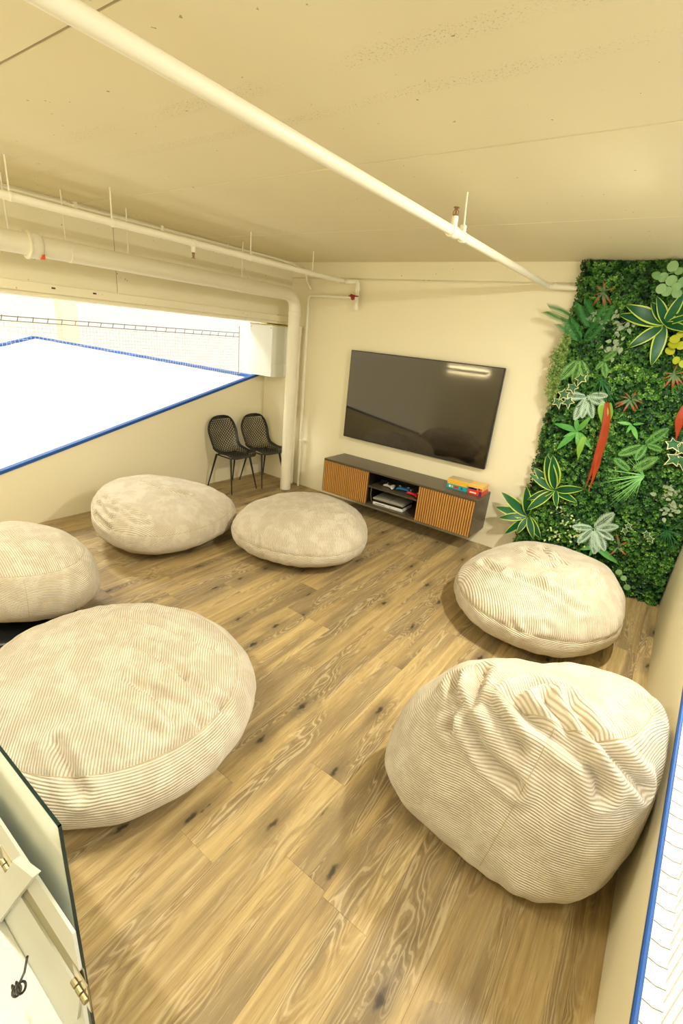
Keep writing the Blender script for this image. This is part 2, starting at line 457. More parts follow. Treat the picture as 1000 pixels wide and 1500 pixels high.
# sprinkler pipe along the left
SX, SZ = 1.225, 2.5
sp = thing('sprinkler_pipe', 'thin cream sprinkler pipe hung along the left of the ceiling', 'pipe', (SX, 0, SZ))
ls = lambda pts: [Vector(p) - Vector((SX, 0, SZ)) for p in pts]
path = bend((SX, YR + 0.02, SZ), (SX, -0.065, SZ), (1.43, -0.065, SZ), 0.05, 5)
path = path[:-1] + bend((1.3, -0.065, SZ), (1.43, -0.065, SZ), (1.43, -0.065, 2.215), 0.04, 5)[1:]
pipe_part('pipe_run', ls(path), 0.0235, sp)
for p, a in (((SX, -0.14, SZ), (0, 1, 0)), ((1.29, -0.065, SZ), (1, 0, 0)), ((1.43, -0.065, 2.43), (0, 0, 1)), ((1.43, -0.065, 2.24), (0, 0, 1)), ((SX, -2.05, SZ), (0, 1, 0))):
    collar('fitting', ls([p])[0], a, 0.0295, 0.04, sp)
for yy in (-3.3, -2.7, -1.45, -0.6):
    obj('hanger_rod', tube(ls([(SX, yy, SZ + 0.02), (SX, yy, HC)]), 0.005, 8), M['pipe'], sp)
    collar('hanger_ring', ls([(SX, yy, SZ)])[0], (0, 1, 0), 0.027, 0.02, sp)
def sprinkler(parent, c, up):
    c = Vector(c); s = 1 if up else -1
    st = collar('sprinkler_stem', c + Vector((0, 0, 0.035 * s)), (0, 0, 1), 0.017, 0.06, parent)
    h = obj('sprinkler_head', tube([c + Vector((0, 0, 0.062 * s)), c + Vector((0, 0, 0.072 * s)), c + Vector((0, 0, 0.074 * s)), c + Vector((0, 0, 0.1 * s)), c + Vector((0, 0, 0.102 * s)), c + Vector((0, 0, 0.106 * s))], [0.013, 0.012, 0.005, 0.004, 0.015, 0.015], 12), M['brass'], parent)
    bm = bmesh.new()
    for k in (-1, 1):
        add_tube(bm, [c + Vector((0.012 * k, 0, 0.068 * s)), c + Vector((0.014 * k, 0, 0.085 * s)), c + Vector((0.004 * k, 0, 0.1 * s))], 0.0022, 6)
    obj('frame_arm', bm, M['brass'], h)
sprinkler(sp, ls([(SX, -2.05, SZ)])[0], False)
# drain branch with red valve
vp = thing('valve_pipe', 'thin cream pipe with a red valve dropping to the floor in the corner', 'pipe', (0.735, -0.055, 0))
lv = lambda pts: [Vector(p) - Vector((0.735, -0.055, 0)) for p in pts]
pipe_part('pipe_run', lv(bend((1.41, -0.055, 2.345), (0.735, -0.055, 2.345), (0.76, -0.055, 0.0), 0.05, 6)), 0.016, vp)
smooth(obj('valve_body', tube(lv([(1.355, -0.055, 2.345), (1.365, -0.055, 2.345), (1.37, -0.055, 2.345), (1.4, -0.055, 2.345), (1.41, -0.055, 2.345)]), [0.02, 0.03, 0.026, 0.026, 0.03], 14), M['red'], vp), 0.6)
obj('valve_handle', bxs((0.64, 0.76, -0.095, -0.07, 2.345, 2.356), (0.655, 0.675, -0.085, -0.06, 2.34, 2.37), bevel=0.003), M['red'], vp)
for z in (2.0, 1.35, 0.62): collar('pipe_clip', lv([(0.735 + 0.025 * (1 - z / 2.345), -0.055, z)])[0], (0, 0, 1), 0.021, 0.02, vp)
obj('clip_stud', bxs((0.02, 0.06, -0.01, 0.055, 0.612, 0.628)), M['pipe'], vp)
# second riser close to the corner
rp = thing('riser_pipe', 'thin cream riser beside the thick drain pipe', 'pipe', (0.62, -0.04, 0))
pipe_part('pipe_run', [(0, 0, 0.0), (0, 0, 1.98)], 0.02, rp)
obj('pipe_socket', tube([(0, 0, 1.9), (0, 0, 1.99)], 0.026, 14), M['pipe'], rp)
# conduit under the ceiling beside the beam
cd = thing('conduit', 'thin cream conduit clipped under the ceiling beside the beam', 'pipe', (0.462, -3, 2.67))
pipe_part('conduit_run', [(0, -2.4, 0.0), (0, 0.9, 0.004), (0.0, 2.2, 0.012), (0.03, 2.55, 0.01), (0.12, 2.8, -0.01), (0.22, 2.92, -0.08), (0.24, 2.955, -0.2), (0.28, 2.97, -0.26)], 0.011, cd)
for k, yy in enumerate((-0.3, 0.45, 1.2, 1.95)): obj('conduit_clip', bxs((-0.014, 0.014, yy - 0.012, yy + 0.012, -0.014, 0.03), bevel=0.002), M['pipe'], cd)
# main sprinkler pipe across the ceiling
MX, MZ, MR = 3.41, 2.50, 0.0235
mp = thing('main_sprinkler_pipe', 'long cream sprinkler pipe running across the ceiling to the television wall', 'pipe', (MX, 0, MZ))
lm = lambda pts: [Vector(p) - Vector((MX, 0, MZ)) for p in pts]
pipe_part('pipe_run', lm([(MX + 0.0, YR + 0.02, MZ), (MX, -0.10, MZ + 0.004)]), MR, mp, n=20)
pipe_part('wall_branch', lm(bend((MX, -0.12, MZ), (MX, -0.07, MZ), (3.72, -0.06, MZ - 0.01), 0.03, 5)), 0.022, mp)
collar('elbow_fitting', lm([(MX + 0.06, -0.066, MZ)])[0], (1, 0, 0), 0.028, 0.035, mp)
collar('tee_fitting', lm([(MX, -2.09, MZ)])[0], (0, 1, 0), 0.03, 0.07, mp)
sprinkler(mp, lm([(MX, -2.09, MZ + 0.005)])[0], True)
collar('hanger_ring', lm([(MX, -1.96, MZ)])[0], (0, 1, 0), 0.028, 0.02, mp)
obj('hanger_rod', tube(lm([(MX, -1.96, MZ + 0.02), (MX + 0.005, -2.0, HC)]), 0.0045, 8), M['pipe'], mp)
obj('hanger_nut', bxs((-0.014, 0.014, -1.985, -1.955, 0.025, 0.055), bevel=0.003), M['pipe'], mp)
# boxed duct above the chairs
db = thing('duct_box', 'white boxed duct under the beam in the corner above the chairs', 'duct cover', (0.21, -0.145, 1.375))
obj('body', bxs((-0.195, 0.19, -0.145, 0.14, 0.0, 0.60), bevel=0.003), M['white'], db)
obj('side_seam', bxs((0.1895, 0.192, -0.14, 0.138, 0.155, 0.162)), M['parapet'], db)
obj('top_trim', bxs((-0.197, 0.194, -0.149, 0.14, 0.60, 0.613), bevel=0.002), plain('yellow_trim', srgb(206, 182, 90), 0.5), db)
for xx, zz in ((-0.17, 0.57), (0.17, 0.57)): obj('screw', tube([(xx, -0.146, zz), (xx, -0.149, zz)], 0.007, 8), M['steel'], db)

# ================================================================== NETS
def net_mesh(y0, y1, zlo, ztop, cell, r):
    """flat net in the plane x = 0: cords as thin square bars"""
    V, F = [], []
    def bar(a, b, ox):
        a, b = Vector(a), Vector(b); d = (b - a).normalized(); s = d.cross(Vector((1, 0, 0))).normalized() * r; t = Vector((r, 0, 0)); o = Vector((ox, 0, 0))
        i = len(V)
        for p in (a, b):
            for q in (-s - t, s - t, s + t, -s + t): V.append(tuple(p + q + o))
        F.extend([(i, i + 1, i + 5, i + 4), (i + 1, i + 2, i + 6, i + 5), (i + 2, i + 3, i + 7, i + 6), (i + 3, i, i + 4, i + 7)])
    y = y0
    while y <= y1 + 1e-6:
        a, b = zlo(y), ztop
        if b > a: bar((0, y, a), (0, y, b), 0)
        y += cell
    z = min(zlo(y0), zlo(y1)); zmin = z
    while z <= ztop + 1e-6:
        ya = y0
        while ya < y1 and zlo(ya) > z: ya += 0.02
        yb = y1
        while yb > ya and zlo(yb) > z: yb -= 0.02
        if yb > ya + 0.02: bar((0, ya, z), (0, yb, z), r * 1.5)
        z += cell
    me = bpy.data.meshes.new('net'); me.from_pydata(V, [], F); me.update(); return me
nl = thing('safety_net', 'white safety net over the left sloping parapet', 'net', (-0.06, 0, 0))
o = obj('mesh', net_mesh(-5.2, -0.4, lambda y: zl(y), 1.80, 0.032, 0.0011), M['net'], nl); o['kind'] = 'stuff'
obj('top_rope', tube([(0, -5.2, 1.835), (0, -3.0, 1.83), (0, -0.4, 1.85)], 0.0038, 6), M['rope'], nl)
obj('head_cord', tube([(0, -5.2, 1.80), (0, -3.0, 1.795), (0, -0.4, 1.805)], 0.0035, 6), M['rope'], nl)
obj('side_rope', tube([(0, -0.4, 1.93), (0, -0.4, 1.32)], 0.0035, 6), M['rope'], nl)
tie = None
yy = -5.1
while yy < -0.45:
    b = obj('tie', tube([(0, 0, 0.0), (0, 0.012, 0.043)], 0.0035, 5), M['rope'], nl) if tie is None else share(tie, 'tie', nl)
    tie = tie or b
    b.location = (0, yy, 1.796); yy += 0.118
obj('corner_hook', tube([(0, -0.39, 1.36), (0.02, -0.37, 1.40), (0.01, -0.40, 1.43), (-0.01, -0.41, 1.39)], 0.004, 6), M['white'], nl)
nr = thing('safety_net', 'white safety net hanging outside the right sloping parapet', 'net', (XR + 0.12, 0, 0))
o = obj('mesh', net_mesh(-5.2, -0.2, lambda y: -1.2, 2.62, 0.05, 0.0014), M['net'], nr); o['kind'] = 'stuff'
obj('top_rope', tube([(0, -5.2, 2.62), (0, -0.2, 2.62)], 0.006, 6), M['rope'], nr)
bundle = bmesh.new()
rg = random.Random(5)
for k in range(16):
    pts = []
    ox, oz = rg.uniform(-0.03, 0.03), rg.uniform(-0.05, 0.05)
    for i in range(14):
        y = -4.6 + i * 0.2
        pts.append((0.16 + ox + rg.uniform(-0.012, 0.012), y, 0.02 + 0.283 * (y + 3.67) + oz + rg.uniform(-0.015, 0.015)))
    add_tube(bundle, pts, 0.0035, 5)
o = obj('gathered_cords', bundle, M['net'], nr); o['kind'] = 'stuff'
lash = bmesh.new()
yy = -5.0
while yy < -0.3:
    zz = zr(yy) - 0.011
    add_tube(lash, [(-0.108, yy, zz), (-0.085, yy - 0.004, zz), (-0.063, yy + 0.002, zz)], 0.0013, 4); yy += 0.045
o = obj('lashing', lash, M['rope'], nr); o['kind'] = 'stuff'

# ================================================================== TELEVISION
tv = thing('television', 'large black wall television', 'television', (2.312, 0, 1.306))
obj('back_cover', bxs((-0.80, 0.80, -0.03, -0.002, -0.42, 0.42), bevel=0.01), M['black'], tv)
obj('bezel', bxs((-0.884, 0.884, -0.068, -0.03, -0.494, 0.494), bevel=0.004), M['blackmetal'], tv)
t = NT('screen_glass'); t.base(srgb(22, 19, 14), 0.045, 0.5); t.b.inputs['IOR'].default_value = 1.8; t.b.inputs['Specular Tint'].default_value = (1, 0.91, 0.76, 1)
obj('screen', bxs((-0.876, 0.876, -0.0705, -0.066, -0.480, 0.486)), t.m, tv)
obj('logo_strip', bxs((-0.035, 0.035, -0.0715, -0.066, -0.4935, -0.486)), plain('bezel_silver', srgb(120, 116, 106), 0.3, 0.5, 0.8), tv)

# ================================================================== MEDIA CABINET
CX0, CX1, CY, CZ0, CZ1 = 1.428, 3.292, -0.405, 0.188, 0.588
def dark_wood():
    t = NT('dark_oak'); p = t.coord('Object')
    mp_ = t.add('ShaderNodeVectorMath', operation='MULTIPLY'); t.link(p, mp_.inputs[0]); mp_.inputs[1].default_value = (3, 60, 60)
    n = t.noise(mp_.outputs[0], 1.0, 3).outputs[0]
    t.base(t.mix(n, srgb(66, 56, 42), srgb(98, 86, 66)), 0.32, 0.5); return t.m
M['dark'] = dark_wood()
def slat_wood():
    t = NT('slat_oak'); p = t.pos()
    mp_ = t.add('ShaderNodeVectorMath', operation='MULTIPLY'); t.link(p, mp_.inputs[0]); mp_.inputs[1].default_value = (90, 90, 6)
    n = t.noise(mp_.outputs[0], 1.0, 3).outputs[0]
    t.base(t.mix(n, srgb(172, 118, 52), srgb(208, 156, 84)), 0.5, 0.3); return t.m
M['slat'] = slat_wood()
cb = thing('media_cabinet', 'wall-hung dark media cabinet with slatted oak doors', 'cabinet', (CX0, 0, CZ0))
W, H, Dp = CX1 - CX0, CZ1 - CZ0, -CY
T = 0.02
X1, X2 = 0.628, 1.245
obj('top_panel', bxs((0, W, -Dp, 0, H - T, H), bevel=0.002), M['dark'], cb)
obj('bottom_panel', bxs((0, W, -Dp + 0.004, 0, 0, T), bevel=0.002), M['dark'], cb)
for xx in (0, W - T): obj('side_panel', bxs((xx, xx + T, -Dp, 0, T, H - T), bevel=0.0015), M['dark'], cb)
for xx in (X1 - T, X2): obj('divider', bxs((xx, xx + T, -Dp + 0.025, 0, T, H - T)), M['black'], cb)
obj('back_panel', bxs((T, W - T, -0.012, -0.002, T, H - T)), M['black'], cb)
obj('shelf', bxs((X1, X2, -Dp + 0.02, -0.01, 0.205, 0.221), bevel=0.001), M['dark'], cb)
slat_me = None
for (a, b) in ((0.004, X1 - 0.002), (X2 + 0.002, W - T * 0.3)):
    d = obj('door', bxs((a, b, -Dp + 0.012, -Dp + 0.026, 0.004, H - T - 0.003)), plain('door_backing', srgb(96, 62, 26), 0.7), cb)
    n = 24; pitch = (b - a) / n
    for i in range(n):
        if slat_me is None:
            s = obj('slat', bxs((0, 0.0165, -0.013, 0.0, 0.0, H - T - 0.009), bevel=0.0022), M['slat'], d); slat_me = s
        else: s = share(slat_me, 'slat', d)
        s.location = (a + (i + 0.5) * pitch - 0.008, -Dp + 0.012, 0.004)
# things in and on the cabinet
silver = plain('console_silver', srgb(176, 172, 156), 0.3, 0.5, 0.3)
cwhite = plain('console_white', srgb(222, 222, 214), 0.35)
gc = thing('game_console', 'flat white and black game console on the lower cabinet shelf', 'game console', (2.31, -0.24, CZ0 + T), 0.06)
obj('base_plate', bxs((-0.185, 0.185, -0.125, 0.125, 0.0, 0.034), bevel=0.006, seg=2), cwhite, gc)
obj('core', bxs((-0.178, 0.178, -0.12, 0.12, 0.034, 0.062), bevel=0.003), M['black'], gc)
bm = prism([(-0.19, 0.062), (-0.185, 0.085), (0.0, 0.094), (0.15, 0.088), (0.19, 0.07), (0.188, 0.062)], 'y', -0.13, 0.128)
bmesh.ops.bevel(bm, geom=bm.edges[:], offset=0.004, segments=2, affect='EDGES'); obj('top_plate', bm, silver, gc)
obj('seam', bxs((0.022, 0.026, -0.131, 0.129, 0.0905, 0.0948)), M['black'], gc)
obj('disc_slot', bxs((-0.15, -0.03, -0.1265, -0.12, 0.014, 0.019)), M['black'], gc)
obj('port', bxs((0.03, 0.045, -0.1265, -0.12, 0.012, 0.02)), M['steel'], gc)
def controller(loc, rz, col, label):
    c = thing('game_controller', label, 'controller', loc, rz)
    m = plain('controller_shell', srgb(*col), 0.4)
    bm = bmesh.new()
    r = bmesh.ops.create_icosphere(bm, subdivisions=3, radius=1.0)
    for v in r['verts']:
        x, y, z = v.co
        g = max(0.0, abs(x) - 0.45)
        v.co = (x * 0.078, y * 0.036 * (1 + 0.2 * abs(x)) - g * 0.085, 0.024 + z * 0.022 - g * 0.012)
        if v.co.z < 0.0: v.co.z = 0.0
    smooth(obj('shell', bm, m, c))
    obj('centre_panel', bxs((-0.026, 0.026, -0.03, 0.014, 0.03, 0.047), bevel=0.006, seg=2), M['black'], c)
    for sx in (-0.022, 0.022): smooth(obj('thumb_stick', tube([(sx, -0.02, 0.04), (sx, -0.02, 0.052), (sx, -0.02, 0.056)], [0.006, 0.006, 0.009], 12), M['black'], c), 0.7)
    for sx in (-0.05, 0.05): smooth(obj('button_pad', tube([(sx, 0.0, 0.042), (sx, 0.0, 0.048)], 0.011, 12), cwhite, c), 0.7)
SZ_ = CZ0 + 0.221
controller((2.27, -0.255, SZ_), -0.35, (226, 224, 214), 'white game controller on the cabinet shelf')
controller((2.415, -0.215, SZ_), 0.15, (28, 128, 196), 'blue game controller on the cabinet shelf')
controller((2.58, -0.285, SZ_), -0.25, (206, 40, 40), 'red game controller on the cabinet shelf')
st = thing('charging_stand', 'small dark charging stand on the cabinet shelf beside the white controller', 'stand', (2.135, -0.26, SZ_), -0.5)
obj('foot_plate', bxs((-0.06, 0.06, -0.02, 0.02, 0, 0.008), bevel=0.002), M['steel'], st)
obj('arm', tube([(-0.02, 0, 0.008), (-0.01, 0.01, 0.04), (0.02, 0.02, 0.07)], 0.005, 8), M['black'], st)
obj('cradle', bxs((0.005, 0.045, 0.005, 0.03, 0.06, 0.072), bevel=0.003), M['black'], st)
cable = obj('power_cable', tube([(2.085, -0.36, CZ0 + 0.2), (2.09, -0.37, CZ0 + 0.13), (2.11, -0.375, CZ0 + 0.06), (2.14, -0.36, CZ0 + 0.024)], 0.003, 6), M['steel'])
tag(cable, 'thin grey cable hanging inside the open cabinet bay', 'cable')
def game_box(loc, rz, size, side, top, marks, label):
    w, d, h = size
    g = thing('game_box', label, 'box', loc, rz, None)
    cm = plain('card_side', srgb(*side), 0.4); ct = plain('card_lid', srgb(*top), 0.4)
    obj('tray', bxs((-w / 2 + 0.002, w / 2 - 0.002, -d / 2 + 0.002, d / 2 - 0.002, 0, h * 0.5), bevel=0.001), cm, g)
    lid = obj('lid', bxs((-w / 2, w / 2, -d / 2, d / 2, h * 0.25, h), bevel=0.0015), cm, g)
    obj('lid_print', bxs((-w / 2 + 0.004, w / 2 - 0.004, -d / 2 + 0.004, d / 2 - 0.004, h, h + 0.0006)), ct, lid)
    for (x0, x1, z0, z1, c) in marks:
        obj('side_print', bxs((-w / 2 + x0 * w, -w / 2 + x1 * w, -d / 2 - 0.0008, -d / 2, z0 * h, z1 * h)), plain('print', srgb(*c), 0.4), lid)
GY = -0.175
game_box((3.018, GY, CZ1), 0.03, (0.23, 0.15, 0.045), (30, 160, 168), (70, 190, 180), [(0.12, 0.2, 0.3, 0.8, (250, 240, 220)), (0.24, 0.3, 0.3, 0.8, (240, 200, 60)), (0.36, 0.56, 0.25, 0.85, (180, 60, 50)), (0.66, 0.76, 0.3, 0.8, (40, 90, 140))], 'teal game box under the plain yellow box on the cabinet')
game_box((3.014, GY + 0.002, CZ1 + 0.046), 0.05, (0.225, 0.145, 0.052), (232, 184, 60), (206, 186, 150), [], 'plain yellow game box on top of the teal box')
game_box((3.215, GY - 0.01, CZ1), -0.02, (0.15, 0.16, 0.05), (214, 52, 34), (220, 70, 40), [(0.15, 0.6, 0.3, 0.6, (250, 220, 190)), (0.78, 0.95, 0.1, 0.95, (36, 52, 110))], 'red game box at the end of the cabinet')
game_box((3.212, GY - 0.008, CZ1 + 0.051), 0.0, (0.152, 0.16, 0.05), (238, 190, 96), (240, 204, 110), [(0.02, 0.62, 0.02, 0.42, (44, 54, 116)), (0.1, 0.5, 0.12, 0.32, (230, 226, 220)), (0.66, 0.95, 0.05, 0.5, (206, 70, 44)), (0.72, 0.82, 0.2, 0.5, (240, 240, 230))], 'orange and blue game box on top of the red box')

# ================================================================== CHAIRS
def chair_shell():
    prof = [(0.225, 0.438), (0.20, 0.452), (0.10, 0.446), (0.0, 0.440), (-0.09, 0.444), (-0.15, 0.465), (-0.185, 0.51), (-0.205, 0.58), (-0.222, 0.67), (-0.240, 0.76), (-0.262, 0.87)]
    pv = [Vector((a, 0, b)) for a, b in prof]
    cum = [0.0]
    for a, b in zip(pv, pv[1:]): cum.append(cum[-1] + (b - a).length)
    Lp = cum[-1]
    def at(u):
        s = u * Lp
        for i in range(len(cum) - 1):
            if s <= cum[i + 1] + 1e-9:
                f = (s - cum[i]) / (cum[i + 1] - cum[i])
                p0, p1, p2, p3 = pv[max(i - 1, 0)], pv[i], pv[i + 1], pv[min(i + 2, len(pv) - 1)]
                return 0.5 * ((2 * p1) + (p2 - p0) * f + (2 * p0 - 5 * p1 + 4 * p2 - p3) * f * f + (3 * p1 - p0 - 3 * p2 + p3) * f ** 3)
        return pv[-1]
    def half(u):
        w = 0.225 - 0.012 * math.sin(PI * min(1, max(0, (u - 0.35) / 0.4)))
        if u < 0.12: w *= (1 - ((0.12 - u) / 0.12) ** 2.6 * 0.30)
        if u > 0.72: w *= math.sqrt(max(0.0, 1 - ((u - 0.72) / 0.285) ** 2.6))
        return w
    def S(u, v):
        u = min(1, max(0, u)); p = at(u); w = half(u)
        e = 0.02
        tn = (at(min(1, u + e)) - at(max(0, u - e))).normalized()
        nrm = Vector((-tn.z, 0, tn.x))      # towards the sitter
        if nrm.z < 0 and u < 0.4: nrm = -nrm
        if nrm.x < 0 and u >= 0.4: nrm = -nrm
        bow = (0.035 + 0.045 * max(0, 1 - abs(u - 0.52) / 0.3)) * v * v
        if u < 0.1: bow *= u / 0.1
        return p + Vector((0, v * w, 0)) + nrm * bow
    bm = bmesh.new()
    NU, NV = 36, 11
    u0, u1, vm = 0.035, 0.955, 0.93
    U = lambda j: u0 + (u1 - u0) * j / NU
    for j in range(0, NU - 1):
        for i in range(-1, NV + 1):
            sh = 0.5 * (j % 2)
            c = (i + 0.5 + sh)
            pts = [(j, c), (j + 1, c + 0.5), (j + 2, c), (j + 1, c - 0.5)]
            P = []
            for (a, b) in pts:
                P.append((U(a), max(-vm, min(vm, -vm + 2 * vm * b / NV))))
            if max(p[1] for p in P) - min(p[1] for p in P) < 0.03: continue
            cu = sum(p[0] for p in P) / 4; cv = sum(p[1] for p in P) / 4
            outer = [bm.verts.new(S(*p)) for p in P]
            f = 0.74
            inner = [bm.verts.new(S(cu + (p[0] - cu) * f, cv + (p[1] - cv) * f)) for p in P]
            for k in range(4): bm.faces.new((outer[k], outer[(k + 1) % 4], inner[(k + 1) % 4], inner[k]))
    # solid rim
    n = 60
    def strip(A, B):
        va = [bm.verts.new(S(*p)) for p in A]; vb = [bm.verts.new(S(*p)) for p in B]
        for k in range(len(A) - 1):
            try: bm.faces.new((va[k], va[k + 1], vb[k + 1], vb[k]))
            except ValueError: pass
    for s in (-1, 1): strip([(k / n, s * 0.86) for k in range(n + 1)], [(k / n, s) for k in range(n + 1)])
    strip([(0, -1 + k / 10) for k in range(21)], [(0.05, -1 + k / 10) for k in range(21)])
    strip([(0.945, -1 + k / 10) for k in range(21)], [(0.998, -1 + k / 10) for k in range(21)])
    bmesh.ops.remove_doubles(bm, verts=bm.verts[:], dist=0.0006)
    bmesh.ops.recalc_face_normals(bm, faces=bm.faces[:])
    rim = [S(k / 40, -1) for k in range(41)] + [S(0.998, -1 + k / 6) for k in range(1, 12)] + [S(k / 40, 1) for k in range(40, -1, -1)] + [S(0, 1 - k / 6) for k in range(1, 12)]
    return bm, rim
bm, rim = chair_shell()
ch = thing('shell_chair', 'black perforated shell chair standing away from the drain pipe', 'chair', (0.285, -0.79, 0), 0.0)
shell = obj('perforated_shell', bm, M['black'], ch)
md = shell.modifiers.new('thickness', 'SOLIDIFY'); md.thickness = 0.006; md.offset = 0
clean = [rim[0]]
for p in rim[1:]:
    if (p - clean[-1]).length > 0.004: clean.append(p)
smooth(obj('rim', tube(clean, 0.0055, 8), M['black'], ch))
obj('seat_frame', tube([(0.14, -0.15, 0.425), (0.14, 0.15, 0.425), (-0.12, 0.15, 0.425), (-0.12, -0.15, 0.425), (0.14, -0.15, 0.425)], 0.009, 8), M['blackmetal'], ch)
for sx, sy in ((1, 1), (1, -1), (-1, 1), (-1, -1)):
    tx = 0.14 if sx > 0 else -0.12
    smooth(obj('leg', tube([(tx, sy * 0.15, 0.43), (sx * 0.225, sy * 0.205, 0.0)], [0.014, 0.0075], 12), M['blackmetal'], ch), 0.8)
def copy_tree(o, parent=None):
    c = o.copy(); COL.objects.link(c); c.parent = parent
    for k in o.children: copy_tree(k, c)
    return c
c2 = copy_tree(ch); c2.location = (0.345, -0.315, 0); c2.rotation_euler = (0, 0, -0.06)
c2['label'] = 'black perforated shell chair half hidden by the drain pipe'
for c in (ch, c2): c['group'] = 'black shell chairs in the corner'

# ================================================================== GLASS PANEL AND MODELLED REFLECTION AT THE STAIR
gl = thing('glass_panel', 'glass balustrade panel with dark green polished edge', 'glass panel', (3.0, -4.42, 0))
t = NT('glass_painted_reflection')
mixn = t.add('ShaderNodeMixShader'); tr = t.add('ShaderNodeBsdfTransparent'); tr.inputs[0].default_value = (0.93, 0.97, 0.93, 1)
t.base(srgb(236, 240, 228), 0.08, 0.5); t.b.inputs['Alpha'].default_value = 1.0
mixn.inputs[0].default_value = 0.86  # near-opaque white paints the bright reflection into the pane
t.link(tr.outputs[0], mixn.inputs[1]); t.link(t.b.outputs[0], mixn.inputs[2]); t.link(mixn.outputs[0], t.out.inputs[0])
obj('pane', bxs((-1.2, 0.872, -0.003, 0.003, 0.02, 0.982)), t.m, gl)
edge = plain('glass_edge', srgb(2, 40, 40), 0.12, 0.6)
obj('top_edge', bxs((-1.2, 0.8745, -0.0033, 0.0033, 0.982, 0.9845)), edge, gl)
obj('side_edge', bxs((0.872, 0.8745, -0.0033, 0.0033, 0.02, 0.9845)), edge, gl)
for xx in (-0.9, 0.45): obj('floor_clamp', bxs((xx, xx + 0.09, -0.022, 0.022, 0.0, 0.08), bevel=0.003), M['steel'], gl)
struct(obj('trim_7', bxs((2.4, 3.86, -4.80, -4.447, 0.0, 0.12), bevel=0.004), M['white']), 'white step added to fill out the reflection at the foot of the glass panel')  # added surface: carries the white of the reflection down below the boards
# hinged boards set before the glass to imitate the white gate it reflects
sg = thing('reflected_gate', 'white hinged gate boards imitating the reflection in the glass panel', 'gate', (3.3, -4.44, 0))
gx = lambda poly: [(x - 3.3, z) for x, z in poly]
obj('panel', prism(gx([(2.5, 0.02), (3.90, 0.02), (3.915, 0.52), (3.915, 0.66), (2.5, 0.66)]), 'y', -0.008, 0.0), M['gate'], sg)
r1 = obj('rail', prism(gx([(2.5, 0.665), (3.952, 0.655), (3.952, 0.782), (2.5, 0.80)]), 'y', -0.014, -0.008), M['gate'], sg)
r2 = obj('rail', prism(gx([(2.5, 0.33), (3.88, 0.357), (3.935, 0.553), (2.5, 0.54)]), 'y', -0.014, -0.008), M['gate'], sg)
obj('reveal', bxs((-0.8, 0.66, -0.009, -0.0075, 0.545, 0.66)), paint('gate_reveal', srgb(160, 154, 120), 0.6), sg)
obj('cross_board', prism(gx([(3.715, 0.779), (3.838, 0.854), (3.42, 0.21), (3.31, 0.03), (3.22, 0.03)]), 'y', -0.030, -0.014), M['gate'], sg)
for hx, hz in ((0.655, 0.60), (0.305, 0.63)):
    h = obj('hinge', bxs((hx - 0.03, hx + 0.03, -0.016, -0.013, hz - 0.05, hz + 0.05), bevel=0.001), M['steel'], sg)
    for k in range(3): obj('knuckle', tube([(hx - 0.028 + k * 0.02, -0.02, hz), (hx - 0.012 + k * 0.02, -0.02, hz)], 0.007, 10), M['steel'], h)
bm = bmesh.new()
for k in range(4):
    c = Vector((0.42 - 0.03 * k, -0.07, 0.37 - 0.05 * k)); pts = []
    for i in range(13):
        a = 2 * PI * i / 12
        d = Vector((0.010 * math.cos(a), 0, 0.022 * math.sin(a))) if k % 2 else Vector((0.004, 0.010 * math.cos(a), 0.022 * math.sin(a)))
        pts.append(c + d)
    add_tube(bm, pts, 0.003, 6, cap=False)
add_tube(bm, [(0.42, -0.07, 0.385), (0.44, -0.06, 0.44), (0.45, -0.05, 0.5)], 0.003, 6)
obj('chain', bm, M['blackmetal'], sg)

# ================================================================== BEAN BAGS
BAGS = {
 'A': ([4.477, -2.917, .459, .455, .772, -.477, .221, .151, -.044, .12, .081, .014, -.118, -.078, .149, .655], 1.2, 0.15),
 'B': ([4.119, -1.159, .602, .675, .542, .012, .412, .087, .025, .071, .007, -.019, -.01, -.001, -.013, 1.002], 0.12, 0.9),
 'C': ([2.04, -1.52, .653, .598, .477, -.016, .391, .046, .055, .058, .024, .011, -.01, .003, 0, .99], 0.10, 1.0),
 'D': ([1.01, -2.219, .586, .677, .498, .086, .443, -.126, -.018, -.027, -.145, -.054, -.02, .039, .005, 1.021], 0.30, -0.5),
 'E': ([1.328, -3.632, .609, .41, .545, .274, .378, .052, .013, .045, .006, .011, -.005, .001, -.004, .998], 0.64, 0.35),
 'F': ([2.737, -3.713, .702, .652, .426, .058, .397, -.017, .006, .086, -.069, -.009, .001, -.001, -.002, 1.015], 0.60, 0.75),
}
